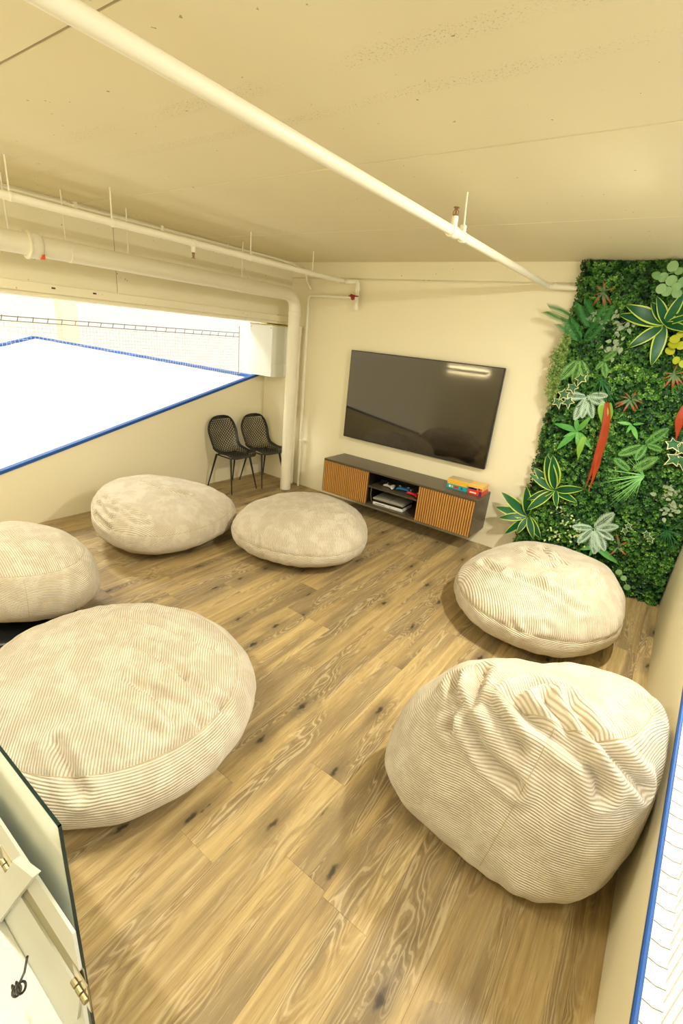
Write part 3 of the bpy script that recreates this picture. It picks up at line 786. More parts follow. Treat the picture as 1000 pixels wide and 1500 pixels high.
CREASE = {
 'A': [[[4.28, -3.0, 0.722], [4.298, -3.114, 0.708], [4.319, -3.167, 0.683]], [[4.194, -3.071, 0.661], [4.242, -3.15, 0.652], [4.253, -3.219, 0.566]], [[4.269, -3.165, 0.656], [4.331, -3.215, 0.63], [4.384, -3.248, 0.587], [4.457, -3.267, 0.563], [4.532, -3.278, 0.553]], [[4.367, -3.162, 0.707], [4.445, -3.204, 0.689], [4.504, -3.232, 0.661]], [[4.424, -3.113, 0.75], [4.492, -3.159, 0.741], [4.56, -3.175, 0.742], [4.634, -3.2, 0.729], [4.7, -3.202, 0.719], [4.756, -3.209, 0.675], [4.771, -3.217, 0.641]], [[4.528, -3.063, 0.776], [4.575, -3.106, 0.776], [4.636, -3.167, 0.758], [4.684, -3.179, 0.746]], [[4.606, -3.039, 0.786], [4.647, -3.082, 0.788], [4.698, -3.131, 0.775], [4.774, -3.14, 0.747], [4.841, -3.128, 0.69], [4.882, -3.093, 0.64]], [[4.747, -2.934, 0.788], [4.771, -2.996, 0.789]], [[4.439, -3.071, 0.761], [4.487, -2.996, 0.769], [4.557, -2.98, 0.776]], [[4.801, -2.773, 0.768], [4.844, -2.758, 0.756], [4.882, -2.793, 0.742]]],
 'B': [[[4.052, -0.942, 0.529], [4.126, -1.071, 0.541], [4.262, -1.196, 0.548]], [[3.947, -1.049, 0.516], [4.076, -1.236, 0.531], [4.198, -1.289, 0.54]], [[3.733, -1.351, 0.428], [3.846, -1.451, 0.453], [3.909, -1.48, 0.466]], [[3.987, -1.505, 0.479], [4.204, -1.562, 0.495], [4.365, -1.61, 0.473], [4.486, -1.594, 0.448]], [[4.223, -1.462, 0.521], [4.362, -1.365, 0.537], [4.457, -1.181, 0.541]], [[4.273, -1.522, 0.509], [4.406, -1.46, 0.516], [4.5, -1.299, 0.525]], [[4.138, -1.814, 0.291], [4.188, -1.825, 0.259]], [[4.191, -1.802, 0.326], [4.241, -1.816, 0.29]], [[4.251, -1.793, 0.34], [4.283, -1.803, 0.315]], [[4.301, -1.779, 0.353], [4.342, -1.778, 0.34]], [[4.393, -1.611, 0.468], [4.454, -1.63, 0.44]]],
 'C': [[[2.233, -1.669, 0.467], [2.259, -1.512, 0.481], [2.307, -1.333, 0.477]], [[2.374, -1.654, 0.457], [2.477, -1.565, 0.447], [2.518, -1.419, 0.435]], [[1.95, -2.064, 0.289], [1.964, -2.094, 0.233]], [[2.065, -2.081, 0.27], [2.073, -2.102, 0.199]]],
 'D': [[[1.068, -2.779, 0.426], [1.339, -2.743, 0.384], [1.405, -2.667, 0.382]], [[1.031, -2.737, 0.448], [1.226, -2.713, 0.431], [1.349, -2.661, 0.408]], [[0.844, -2.339, 0.517], [1.093, -2.3, 0.49], [1.212, -2.152, 0.462]], [[0.858, -2.721, 0.449], [1.123, -2.782, 0.42]], [[0.894, -2.785, 0.41], [1.144, -2.841, 0.375]], [[0.952, -2.843, 0.353], [1.173, -2.879, 0.317]]],
 'E': [],
 'F': [[[2.503, -3.531, 0.411], [2.727, -3.434, 0.411], [2.888, -3.384, 0.399], [3.021, -3.363, 0.379]], [[2.803, -3.625, 0.425], [2.928, -3.601, 0.419], [3.039, -3.589, 0.408], [3.122, -3.591, 0.396]], [[3.136, -3.599, 0.394], [3.271, -3.58, 0.353], [3.338, -3.534, 0.311]], [[2.982, -3.775, 0.417], [3.113, -3.752, 0.402], [3.209, -3.748, 0.381], [3.274, -3.756, 0.361]], [[3.124, -3.736, 0.4], [3.242, -3.702, 0.372], [3.35, -3.681, 0.324]], [[3.156, -3.878, 0.388], [3.227, -3.854, 0.371], [3.286, -3.833, 0.352]], [[3.043, -4.123, 0.368], [3.155, -4.131, 0.335], [3.222, -4.138, 0.3], [3.251, -4.135, 0.28]], [[3.188, -3.994, 0.364], [3.243, -3.985, 0.346]]],
}
DEPTH = {'A': 0.034, 'B': 0.036, 'C': 0.024, 'D': 0.026, 'E': 0.008, 'F': 0.028}
LABEL = {
 'A': 'tall deeply creased cream corduroy bean bag leaning on the right parapet',
 'B': 'cream corduroy bean bag in front of the green wall',
 'C': 'round flat cream bean bag beside the drain pipe foot',
 'D': 'cream bean bag with gathered edge against the left parapet by the chairs',
 'E': 'cream corduroy bean bag with a smooth top resting on a black cushion',
 'F': 'wide ribbed cream bean bag behind the glass panel',
}
def seg_dist(P, a, b):
    a = np.array(a); b = np.array(b); d = b - a
    t = np.clip(((P - a) @ d) / max(1e-9, d @ d), 0, 1)
    return np.linalg.norm(P - (a + t[:, None] * d), axis=1)
def np_noise(P, scale, seed, octaves=2):
    out = np.zeros(len(P)); amp = 1.0
    for o_ in range(octaves):
        s = scale * 2 ** o_; off = seed * 13.7 + o_ * 5.1
        out += amp * np.array([noise.noise((x * s + off, y * s - off, z * s + 2 * off)) for x, y, z in P]); amp *= 0.5
    return out
def bean_bag(key):
    q, seam_ph, rib_rot = BAGS[key]
    cx, cy, a, b, h, rot, zw, tx, ty, kx, ky, c3, s3, c2_, s2_, e = q
    nT, nP = (320, 140) if key in 'AF' else (220, 100)
    th = np.linspace(0, 2 * PI, nT, endpoint=False); ph = np.linspace(-PI / 2, PI / 2, nP)
    ks = int(np.argmin(np.abs(ph - seam_ph))); ph[ks] = seam_ph
    T, P = np.meshgrid(th, ph)
    sg_ = lambda v, p: np.sign(v) * np.abs(v) ** p
    cp = np.abs(np.cos(P)) ** (0.75 * e); cp[0] = 0; cp[-1] = 0
    spn = sg_(np.sin(P), 0.9)
    rr = 1 + c3 * np.cos(3 * T) + s3 * np.sin(3 * T) + c2_ * np.cos(2 * T) + s2_ * np.sin(2 * T)
    x = a * cp * np.cos(T) * rr; y = b * cp * np.sin(T) * rr
    z = np.where(spn > 0, zw * h + spn * (1 - zw) * h, zw * h + spn * zw * h)
    z0 = z.copy()
    z = z + (z / h) * (tx * x + ty * y)
    pu, pv = x.copy(), y.copy()
    x = x + kx * z0; y = y + ky * z0
    c, s = math.cos(rot), math.sin(rot)
    G = np.stack([cx + c * x - s * y, cy + s * x + c * y, z], -1)
    # normals
    dT = np.roll(G, -1, 1) - np.roll(G, 1, 1); dP = np.gradient(G, axis=0)
    N = np.cross(dT, dP); N /= np.maximum(1e-9, np.linalg.norm(N, axis=-1, keepdims=True))
    flat = G.reshape(-1, 3)
    w = np.clip((flat[:, 2] - 0.02) / 0.10, 0, 1)
    disp = np_noise(flat, 3.0, ord(key), 2) * 0.016 + np_noise(flat * np.array([1, 1, 0.5]), 11.0, ord(key) + 3, 2) * 0.0045
    dep = DEPTH[key]
    for line in CREASE[key]:
        d = np.full(len(flat), 9.0)
        ln = sum(math.dist(p0, p1) for p0, p1 in zip(line, line[1:])); dl = dep * min(1.0, 0.25 + ln / 0.25)
        if ln < 0.1: dl *= 0.6
        for p0, p1 in zip(line, line[1:]): d = np.minimum(d, seg_dist(flat, p0, p1))
        wd = 0.021 if key in 'AF' else 0.02
        disp += -dl * np.exp(-(d / wd) ** 2) + 0.55 * dl * np.exp(-((d - 0.045) / 0.026) ** 2)
    # pleats gathered at the lower edge and at the panel seam
    low = np.exp(-((flat[:, 2] - 0.05) / 0.07) ** 2)
    Tf = T.reshape(-1); Pf = P.reshape(-1)
    disp += low * 0.0045 * np.sin(Tf * 23 + 2.5 * np.sin(Tf * 3 + ord(key)))
    disp += (0.0 if key == 'A' else 0.0035) * np.exp(-((Pf - seam_ph - 0.10) / 0.13) ** 2) * np.sin(Tf * 31 + 3 * np.sin(Tf * 2.3)) * (0.5 + 0.5 * np.sin(Tf * 2 + ord(key)))
    disp -= 0.006 * np.exp(-((Pf - seam_ph) / 0.035) ** 2)
    D = flat + N.reshape(-1, 3) * (disp * w)[:, None]
    D[:, 0] = np.minimum(D[:, 0], 4.938)
    D[:, 2] = np.maximum(D[:, 2], 0.0)
    zoff = 0.055 if key == 'E' else 0.0
    root = thing('bean_bag', LABEL[key], 'bean bag', (cx, cy, zoff), 0.0, 'cream corduroy bean bags')
    D = D - np.array([cx, cy, 0])
    if key == 'E': D[:, 2] *= (0.545 - 0.055) / 0.545
    D = D.reshape(nP, nT, 3)
    arc = np.zeros((nP, nT))
    arc[1:] = np.cumsum(np.linalg.norm(np.diff(G, axis=0), axis=-1), 0)
    cr, sr = math.cos(rib_rot), math.sin(rib_rot)
    tu, tv = pu * cr - pv * sr, pu * sr + pv * cr
    for name, r0, r1, uvu, uvv in (('side_panel', 0, ks, T * 0.6, arc), ('top_panel', ks, nP - 1, tu, tv)):
        rows = list(range(r0, r1 + 1)); V = D[r0:r1 + 1].reshape(-1, 3)
        F = []
        for i in range(len(rows) - 1):
            for k in range(nT): F.append((i * nT + k, i * nT + (k + 1) % nT, (i + 1) * nT + (k + 1) % nT, (i + 1) * nT + k))
        me = bpy.data.meshes.new(name); me.from_pydata(V.tolist(), [], F); me.update()
        uvl = me.uv_layers.new(name='ribs')
        U = np.stack([uvu[r0:r1 + 1].reshape(-1), uvv[r0:r1 + 1].reshape(-1)], -1)
        idx = np.zeros(len(me.loops), dtype=np.int32); me.loops.foreach_get('vertex_index', idx)
        uvl.data.foreach_set('uv', U[idx].reshape(-1).astype(np.float32))
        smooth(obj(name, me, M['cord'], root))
    ring = [Vector(D[ks, k]) for k in range(0, nT, 2)]; ring.append(ring[0])
    smooth(obj('seam', tube([p + Vector((0, 0, 0.0)) for p in ring], 0.002, 6), M['seam'], root))
    kk = {'A': 5.21, 'B': 4.9, 'C': 5.5, 'D': 5.4, 'E': 5.6, 'F': 5.9}[key]
    k = int(round(kk / (2 * PI) * nT)) % nT
    if key in 'AE': smooth(obj('panel_seam', tube([Vector(D[i, k]) for i in range(int(nP * 0.42), ks, 2)], 0.0014, 6), M['seam'], root))
    return root
for key in 'ABCDEF': bean_bag(key)
# black cushion under bag E
bm = bmesh.new()
r = bmesh.ops.create_uvsphere(bm, u_segments=48, v_segments=16, radius=1.0)
for v in r['verts']:
    px, py, pz = v.co; rad = math.hypot(px, py)
    k = 1.0 if rad < 1e-6 else (rad ** 0.55) / rad
    v.co = (px * k * 0.50, py * k * 0.40, 0.034 + pz * 0.034)
o = smooth(obj('floor_cushion', bm, plain('black_vinyl', srgb(16, 18, 18), 0.35)))
o.location = (1.35, -3.70, 0)
tag(o, 'flat black cushion squashed under a cream bean bag', 'cushion')
# ================================================================== GREEN WALL
PL = {'drac':[[(3.73,0.483),[(3.462,0.668),(3.445,0.529),(3.503,0.446),(3.673,0.766),(3.588,0.278),(3.69,0.327),(3.839,0.326),(3.894,0.331)]],[(3.899,0.799),[(3.778,1.097),(3.845,1.112),(3.7,0.971),(3.688,0.916),(3.695,0.671),(3.726,0.591),(4.121,0.893),(4.105,0.78),(3.961,0.687)]],[(4.345,2.251),[(4.231,2.388),(4.038,2.308),(4.168,2.074),(4.352,1.962),(4.272,2.427),(4.418,2.464),(4.493,2.322),(4.515,2.222),(4.078,2.368)]]],'brom':[[(4.277,1.678),[(4.188,1.642),(4.211,1.613),(4.261,1.593),(4.329,1.594),(4.349,1.64),(4.362,1.679),(4.242,1.731),(4.212,1.7),(4.299,1.734)]],[(4.508,1.905),[(4.453,1.873),(4.476,1.81),(4.53,1.792),(4.557,1.836),(4.582,1.854),(4.455,1.914),(4.507,1.959),(4.56,1.926)]],[(3.867,2.461),[(3.822,2.379),(3.826,2.439),(3.909,2.348),(3.951,2.394),(3.826,2.498),(3.866,2.513),(3.934,2.49)]],[(4.523,0.446),[(4.593,0.422),(4.491,0.385),(4.498,0.557),(4.556,0.519)]]],'strap':[[(4.118,1.63),(4.152,1.524),(4.171,1.356),(4.17,1.179),(4.157,1.043),(4.146,0.897)],[(4.174,1.403),(4.175,1.24),(4.185,1.062),(4.179,0.875)],[(4.652,1.703),(4.644,1.582),(4.663,1.427)]],'strapg':[[(4.095,1.637),(4.092,1.569),(4.138,1.435)],[(4.137,1.632),(4.168,1.554),(4.177,1.442)],[(4.028,1.327),(4.019,1.235),(4.026,1.121)]],'ivy':[[(3.832,1.717),(3.782,1.653),(3.749,1.585),(3.829,1.597),(3.882,1.796)],[(4.65,1.397),(4.715,1.373),(4.696,1.286),(4.751,1.283)],[(4.688,0.64),(4.723,0.602),(4.543,0.668),(4.531,0.62)]],'euc':[(4.247,2.566),(4.305,2.544),(4.256,2.488),(4.296,2.471),(4.364,2.459),(4.333,2.607),(4.286,2.638),(4.348,2.499),(4.379,2.536),(4.205,2.574)],'yel':[(4.442,2.149),(4.466,2.184),(4.436,2.066),(4.492,2.11),(4.494,2.003),(4.547,1.984),(4.445,2.11)],'low':[(4.587,0.237),(4.636,0.195),(4.682,0.125)],'palm':[[(3.711,2.237),(3.531,2.312)],[(3.771,2.124),(3.644,2.207)],[(3.873,2.174),(3.771,2.349)],[(3.873,2.174),(3.933,2.321)],[(3.807,2.068),(3.71,2.201)],[(3.807,2.068),(3.89,2.202)]],'fernS':[[(3.955,1.659),[(3.773,1.646),(3.908,1.459),(3.968,1.481),(4.04,1.493),(4.101,1.694),(4.099,1.627)]],[(4.3,0.546),[(4.208,0.392),(4.134,0.523),(4.4,0.736),(4.462,0.642),(4.471,0.51),(4.438,0.392),(4.395,0.37),(4.364,0.339)]]],'fernG':[[(3.817,1.944),[(3.721,1.765),(3.926,1.791),(3.822,1.755)]],[(3.997,1.941),[(4.055,1.829),(3.969,1.883),(4.081,2.027)]],[(4.475,1.342),[(4.584,1.497),(4.588,1.34),(4.311,1.234),(4.448,1.23)]],[(4.44,1.114),[(4.571,1.269),(4.296,1.196)]]],'grass':[[(4.53,1.093),[(4.276,1.088),(4.259,0.993),(4.29,0.94),(4.339,0.892),(4.386,0.874),(4.432,0.856),(4.47,0.849),(4.473,0.929),(4.528,0.914),(4.369,1.215),(4.406,1.264),(4.279,1.04),(4.374,0.84)]],[(4.815,0.693),[(4.744,0.584),(4.791,0.538),(4.847,0.515),(4.903,0.535),(4.947,0.576),(4.93,0.679),(4.725,0.701),(4.848,0.801),(4.898,0.817),(4.754,0.801)]],[(4.022,1.802),[(4.14,1.689),(4.202,1.644),(4.042,1.675),(3.985,1.694),(4.15,1.745),(4.106,1.629),(3.939,1.771)]]],'lily':[[(3.957,1.355),[(3.77,1.411),(3.918,1.473),(3.867,1.297),(3.834,1.199),(4.093,1.253),(4.021,1.491),(4.032,1.198)]],[(4.353,0.389),[(4.55,0.324),(4.242,0.332),(4.33,0.302),(4.447,0.345)]],[(4.337,1.484),[(4.241,1.494),(4.332,1.433),(4.407,1.513),(4.409,1.403)]]],'grey':[(4.039,2.216),(4.049,2.052),(4.748,1.007),(4.811,0.89),(3.906,2.248)],'pale':[(4.006,0.618),(4.117,0.551),(4.004,0.376),(4.187,0.438)],'broad':[(4.332,2.323),(4.408,2.482)]}
GX0, GX1 = 3.655, XR - 0.004
def leafmat(name, ca, cb, rough=0.5, axis_grad=None):
    t = NT(name); oi = t.add('ShaderNodeObjectInfo'); p = t.coord('Object')
    n = t.noise(p, 9, 2).outputs[0]
    f = t.math('ADD', t.math('MULTIPLY', n, 0.6), t.math('MULTIPLY', oi.outputs['Random'], 0.4))
    c = t.mix(f, ca, cb)
    if axis_grad:
        sep = t.add('ShaderNodeSeparateXYZ'); t.link(p, sep.inputs[0])
        c = t.mix(t.smooth(sep.outputs['X'], axis_grad[0], axis_grad[1]), c, axis_grad[2])
    t.base(c, rough, 0.3)
    return t.m
LM = {
 'drac': leafmat('dracaena_green', srgb(8, 60, 32), srgb(24, 96, 52), 0.4),
 'dracedge': leafmat('dracaena_margin', srgb(156, 184, 56), srgb(190, 210, 88), 0.4),
 'brom': leafmat('bromeliad', srgb(70, 104, 70), srgb(116, 134, 84), 0.5, (0.35, 0.8, srgb(160, 64, 30))),
 'red': leafmat('red_strap', srgb(136, 40, 12), srgb(176, 72, 22), 0.5),
 'lime': leafmat('lime_strap', srgb(96, 150, 50), srgb(132, 170, 60), 0.45),
 'ivy': leafmat('ivy_green', srgb(34, 84, 54), srgb(66, 116, 70), 0.5),
 'ivyedge': leafmat('ivy_margin', srgb(206, 206, 150), srgb(226, 220, 168), 0.5),
 'euc': leafmat('eucalyptus', srgb(110, 158, 100), srgb(160, 196, 136), 0.55),
 'yel': leafmat('yellow_leaf', srgb(140, 156, 30), srgb(186, 186, 44), 0.5),
 'palm': leafmat('palm_green', srgb(34, 100, 44), srgb(66, 136, 62), 0.45),
 'silver': leafmat('silver_fern', srgb(166, 204, 174), srgb(206, 228, 206), 0.6),
 'fern': leafmat('fern_green', srgb(76, 142, 64), srgb(140, 190, 104), 0.5),
 'grass': leafmat('grass_green', srgb(84, 150, 74), srgb(140, 200, 116), 0.45),
 'dgrass': leafmat('dark_grass', srgb(18, 78, 36), srgb(48, 118, 58), 0.4),
 'lily': leafmat('lily_green', srgb(52, 132, 62), srgb(116, 178, 80), 0.45),
 'grey': leafmat('grey_leaf', srgb(120, 142, 112), srgb(166, 180, 146), 0.6),
 'pale': leafmat('pale_bud', srgb(170, 196, 120), srgb(206, 216, 154), 0.55),
}
def leaf_grid(width, curl, fold, nt=9, nw=4, prof=None, edge=False, wave=0.0):
    prof = prof or (lambda t: math.sin(PI * min(1, t ** 0.75)) ** 0.8)
    bm = bmesh.new(); G = []
    for i in range(nt + 1):
        t = i / nt; w = max(0.002, width * prof(t)); row = []
        for j in range(-nw // 2, nw // 2 + 1):
            s = j / (nw / 2)
            if edge and abs(s) == 0.5: s = 0.76 * (1 if s > 0 else -1)
            row.append(bm.verts.new((t, s * w, -curl * t * t + fold * abs(s) * w + wave * math.sin(t * 9) * s)))
        G.append(row)
    for i in range(nt):
        for j in range(nw):
            f = bm.faces.new((G[i][j], G[i + 1][j], G[i + 1][j + 1], G[i][j + 1])); f.smooth = True
            if edge and j in (0, nw - 1): f.material_index = 1
    me = bpy.data.meshes.new('leaf'); bm.to_mesh(me); bm.free(); return me
def place(o, base, tip, twist=0.0, width_scale=1.0, face=Vector((0.15, -1, 0.35))):
    """put a unit leaf (along +X, facing +Z) from base to tip, in the frame of its plant"""
    b, t = Vector(base), Vector(tip); xa = (t - b); L = xa.length; xa.normalize()
    za = (face - xa * face.dot(xa)).normalized(); ya = za.cross(xa)
    m = Matrix((xa, ya, za)).transposed()
    m = m @ Matrix.Rotation(twist, 3, 'X')
    o.matrix_local = Matrix.Translation(b) @ m.to_4x4() @ Matrix.Diagonal((L, L * width_scale, L, 1))
rl = random.Random(11)
def plant(name, label, cat, x, z, y=-0.10): return thing(name, label, cat, (x, y, z))
def rosette(name, label, center, tips, me, ybase, ytip, part='leaf', spread=0.05, ws=1.0, yplane=-0.10, group=None):
    cx_, cz_ = center
    o = plant(name, label, 'plant', cx_, cz_, yplane)
    if group: o['group'] = group
    for (tx_, tz_) in tips:
        k = bpy.data.objects.new(part, me); COL.objects.link(k); k.parent = o
        place(k, (rl.uniform(-0.008, 0.008), ybase - yplane, rl.uniform(-0.008, 0.008)), (tx_ - cx_, ytip - yplane + rl.uniform(-spread, spread), tz_ - cz_), rl.uniform(-0.3, 0.3), ws * rl.uniform(0.9, 1.1))
    return o
# panel
gw = thing('green_wall', 'artificial boxwood green wall panel covering the end of the television wall', 'plant wall', ((GX0 + GX1) / 2, 0, 0))
gc_ = (GX0 + GX1) / 2
obj('backing_board', bxs((GX0 + 0.02 - gc_, GX1 - gc_, -0.05, -0.001, 0.006, HC - 0.006), bevel=0.003), plain('backing_green', srgb(16, 34, 18), 0.8), gw)
def foliage(n, y0, y1, size, seed, xr, zr_, cols, bulge=0.05, per=6, xedge=0.0):
    """sprigs of small oval leaves; returns a mesh with a colour attribute"""
    R = random.Random(seed); V, F, Cc = [], [], []
    for _ in range(n):
        x = R.uniform(*xr); z = R.uniform(*zr_)
        if xedge and x - xr[0] < xedge * (0.5 + 0.9 * noise.noise((1.0, 2.0, z * 9)) + R.uniform(0, 1.0) + 1.6 * abs(2 * (z - zr_[0]) / (zr_[1] - zr_[0]) - 1) ** 3): continue
        bl = noise.noise((x * 3.1, 4.2, z * 3.1)) * bulge
        y = R.uniform(y0, y1) - bl
        y = min(y, -0.05)
        edge = (x - xr[0])
        nrm = Vector((R.gauss(0, 0.35) - (0.9 if edge < 0.05 else 0), -1, R.gauss(0.1, 0.35))).normalized()
        a = nrm.cross(Vector((0, 0, 1))).normalized(); b = nrm.cross(a)
        patch = 0.5 + 0.5 * noise.noise((x * 4.0, 9.0, z * 4.0)) 
        base = R.random() * 0.55 + patch * 0.45
        c = Vector((x, y, z)); a0 = R.uniform(0, 6.28); s = size * R.uniform(0.75, 1.3)
        for k in range(per):
            an = a0 + 2 * PI * k / per + R.uniform(-0.25, 0.25)
            d = (a * math.cos(an) + b * math.sin(an)); w = nrm.cross(d)
            lift = nrm * R.uniform(0.1, 0.7)
            d = (d + lift).normalized(); i = len(V)
            p0 = c + d * s * 0.12
            V += [tuple(p0), tuple(c + d * s * 0.6 + w * s * 0.30), tuple(c + d * s * 1.05), tuple(c + d * s * 0.6 - w * s * 0.30)]
            F.append((i, i + 1, i + 2, i + 3))
            f = min(1, max(0, base + R.uniform(-0.2, 0.2)))
            j = min(len(cols) - 2, int(f * (len(cols) - 1))); g = f * (len(cols) - 1) - j
            Cc.append(tuple(cols[j][q] * (1 - g) + cols[j + 1][q] * g for q in range(3)) + (1,))
    me = bpy.data.meshes.new('foliage'); me.from_pydata([(v[0] - gc_, v[1], v[2]) for v in V], [], F); me.update()
    ca = me.color_attributes.new('leaf_colour', 'BYTE_COLOR', 'CORNER')
    arr = np.repeat(np.array(Cc, dtype=np.float32), 4, axis=0).reshape(-1)
    ca.data.foreach_set('color', arr)
    return me
t = NT('boxwood_leaf'); ca = t.add('ShaderNodeVertexColor'); ca.layer_name = 'leaf_colour'
t.base(ca.outputs[0], 0.45, 0.35); M['boxwood'] = t.m
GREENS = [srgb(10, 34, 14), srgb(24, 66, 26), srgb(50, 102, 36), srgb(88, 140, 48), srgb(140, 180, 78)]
o = obj('boxwood_mat', foliage(9500, -0.135, -0.06, 0.021, 1, (GX0, GX1 - 0.012), (0.012, HC - 0.014), GREENS), M['boxwood'], gw); o['kind'] = 'stuff'
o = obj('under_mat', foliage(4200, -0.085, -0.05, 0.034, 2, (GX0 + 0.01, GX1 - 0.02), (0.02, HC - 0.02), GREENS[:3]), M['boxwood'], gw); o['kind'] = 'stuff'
# fine sprays at the free edge
TINY = [srgb(70, 100, 40), srgb(110, 146, 66), srgb(176, 196, 120)]
pl_ = plant('button_fern', 'fine dotted trailing sprays on the free edge of the green wall', 'plant', gc_, 1.7, 0.0)
o = obj('sprays', foliage(2600, -0.20, -0.09, 0.010, 5, (3.565, 3.72), (1.55, 2.16), TINY, 0.03, 5, 0.05), M['boxwood'], pl_); o['kind'] = 'stuff'; o.location.z = -1.7
# variegated dracaenas
def oval(t): return max(0.0, math.sin(PI * t ** 0.85)) ** 0.75 if t < 1 else 0.0
dr = leaf_grid(0.155, 0.16, 0.12, 10, 4, oval, True, 0.012); dr.materials.append(LM['drac']); dr.materials.append(LM['dracedge'])
for (c, tips), lab in zip(PL['drac'], ('variegated rosette leaning out past the green wall edge towards the cabinet', 'variegated yellow-edged rosette beside the red strap leaves', 'large variegated yellow-edged rosette below the round eucalyptus leaves')):
    rosette('dracaena', lab, c, tips, dr, -0.13, -0.24, spread=0.03)
# bromeliads with red tips
br = leaf_grid(0.085, 0.35, 0.2, 8, 2); br.materials.append(LM['brom'])
for (c, tips), lab in zip(PL['brom'], ('red-tipped spiky bromeliad in the middle of the green wall', 'red-tipped spiky bromeliad below the yellow leaves', 'red-tipped bromeliad near the top of the green wall', 'small dark red bromeliad low on the green wall')):
    rosette('bromeliad', lab, c, tips, br, -0.15, -0.20, spread=0.02)
# strap leaves
def strap(name, pts, width, mat, parent, y):
    V = [Vector((p[0], y - 0.02 * math.sin(PI * i / (len(pts) - 1)), p[1])) for i, p in enumerate(pts)]
    fine = []
    for i in range(len(V) - 1):
        p0, p1, p2, p3 = V[max(i - 1, 0)], V[i], V[i + 1], V[min(i + 2, len(V) - 1)]
        for k in range(5):
            f = k / 5
            fine.append(0.5 * ((2 * p1) + (p2 - p0) * f + (2 * p0 - 5 * p1 + 4 * p2 - p3) * f * f + (3 * p1 - p0 - 3 * p2 + p3) * f ** 3))
    fine.append(V[-1]); bm = bmesh.new(); rows = []
    for i, p in enumerate(fine):
        t_ = i / (len(fine) - 1); d = (fine[min(i + 1, len(fine) - 1)] - fine[max(i - 1, 0)]).normalized()
        s = d.cross(Vector((0, -1, 0))).normalized(); w = width * (0.7 + 0.5 * math.sin(PI * min(1, t_ * 1.1))) * (1 - max(0, t_ - 0.55) / 0.47)
        w = max(w, 0.002)
        rows.append([bm.verts.new(p - s * w + Vector((0, -0.3 * w, 0))), bm.verts.new(p), bm.verts.new(p + s * w + Vector((0, -0.3 * w, 0)))])
    for a, b in zip(rows, rows[1:]):
        for j in range(2):
            f = bm.faces.new((a[j], a[j + 1], b[j + 1], b[j])); f.smooth = True
    k = obj(name, bm, mat, parent); k.location = -parent.location; return k
S0 = PL['strap']; SG = PL['strapg']
p1 = plant('red_strap_plant', 'pair of long hanging red strap leaves on the green wall', 'plant', *S0[0][0], -0.12)
for l, w in ((S0[0], 0.026), (S0[1], 0.020)): strap('strap_leaf', l, w, LM['red'], p1, -0.2)
for l in SG[:2]: strap('strap_leaf', l, 0.018, LM['lime'], p1, -0.19)
p2 = plant('red_strap_plant', 'single long red strap leaf beside the cream-edged ivy', 'plant', *S0[2][0], -0.12)
strap('strap_leaf', S0[2], 0.026, LM['red'], p2, -0.2)
p3 = plant('lime_strap_plant', 'short lime strap leaf with a yellow tip', 'plant', *SG[2][0], -0.12)
strap('strap_leaf', SG[2], 0.022, LM['lime'], p3, -0.19)
# ivy leaves
def ivy_mesh():
    bm = bmesh.new(); n = 10; pts = []
    rad = [1.0, 0.42, 0.78, 0.42, 0.66, 0.30, 0.66, 0.42, 0.78, 0.42]
    c = bm.verts.new((0.35, 0, 0.04)); out, inn = [], []
    for k in range(n):
        a = 2 * PI * k / n; r = rad[k] * 0.62
        out.append(bm.verts.new((0.35 + math.cos(a) * r, math.sin(a) * r, -0.08 * r))); inn.append(bm.verts.new((0.35 + math.cos(a) * r * 0.82, math.sin(a) * r * 0.82, 0.0)))
    for k in range(n):
        j = (k + 1) % n
        bm.faces.new((c, inn[k], inn[j])); f = bm.faces.new((inn[k], out[k], out[j], inn[j])); f.material_index = 1
    me = bpy.data.meshes.new('leaf'); bm.to_mesh(me); bm.free(); me.materials.append(LM['ivy']); me.materials.append(LM['ivyedge']); return me
iv = ivy_mesh()
for l, lab, sz in zip(PL['ivy'], ('cream-edged ivy sprig at the free edge of the green wall', 'cream-edged ivy sprig below the single red strap leaf', 'small cream-edged ivy low on the green wall'), (0.115, 0.14, 0.07)):
    o = plant('ivy', lab, 'plant', l[0][0], l[0][1], -0.12)
    for (x_, z_) in l:
        k = bpy.data.objects.new('leaf', iv); COL.objects.link(k); k.parent = o
        an = rl.uniform(-2.6, -0.5); d = Vector((math.cos(an), -0.25, math.sin(an))).normalized() * sz
        b = Vector((x_ - l[0][0], -0.08, z_ - l[0][1])) - d * 0.35
        place(k, b, b + d, rl.uniform(-0.4, 0.4))
    st_ = [(x_ - l[0][0], -0.055, z_ - l[0][1]) for x_, z_ in l]
    obj('stem', tube(st_, 0.003, 5), LM['ivy'], o)
# round leaves
rd = leaf_grid(0.46, 0.08, 0.06, 8, 4, lambda t: math.sqrt(max(0.0, 1 - (2 * t - 1) ** 2)), False)
def round_plant(name, lab, pts, mat, size):
    me = rd.copy(); me.materials.append(mat)
    o = plant(name, lab, 'plant', pts[0][0], pts[0][1], -0.12)
    for (x_, z_) in pts:
        k = bpy.data.objects.new('leaf', me); COL.objects.link(k); k.parent = o
        an = rl.uniform(0, 6.28); d = Vector((math.cos(an), rl.uniform(-0.4, 0.1), math.sin(an))).normalized() * size * rl.uniform(0.8, 1.2)
        b = Vector((x_ - pts[0][0], -0.07 + rl.uniform(-0.02, 0.02), z_ - pts[0][1])) - d * 0.5
        place(k, b, b + d, rl.uniform(-0.5, 0.5))
    st_ = [(x_ - pts[0][0], -0.05, z_ - pts[0][1]) for x_, z_ in sorted(pts, key=lambda q: -q[1])]
    obj('stem', tube(st_, 0.003, 5), mat, o)
round_plant('eucalyptus', 'round pale green eucalyptus leaves at the top corner of the green wall', PL['euc'], LM['euc'], 0.066)
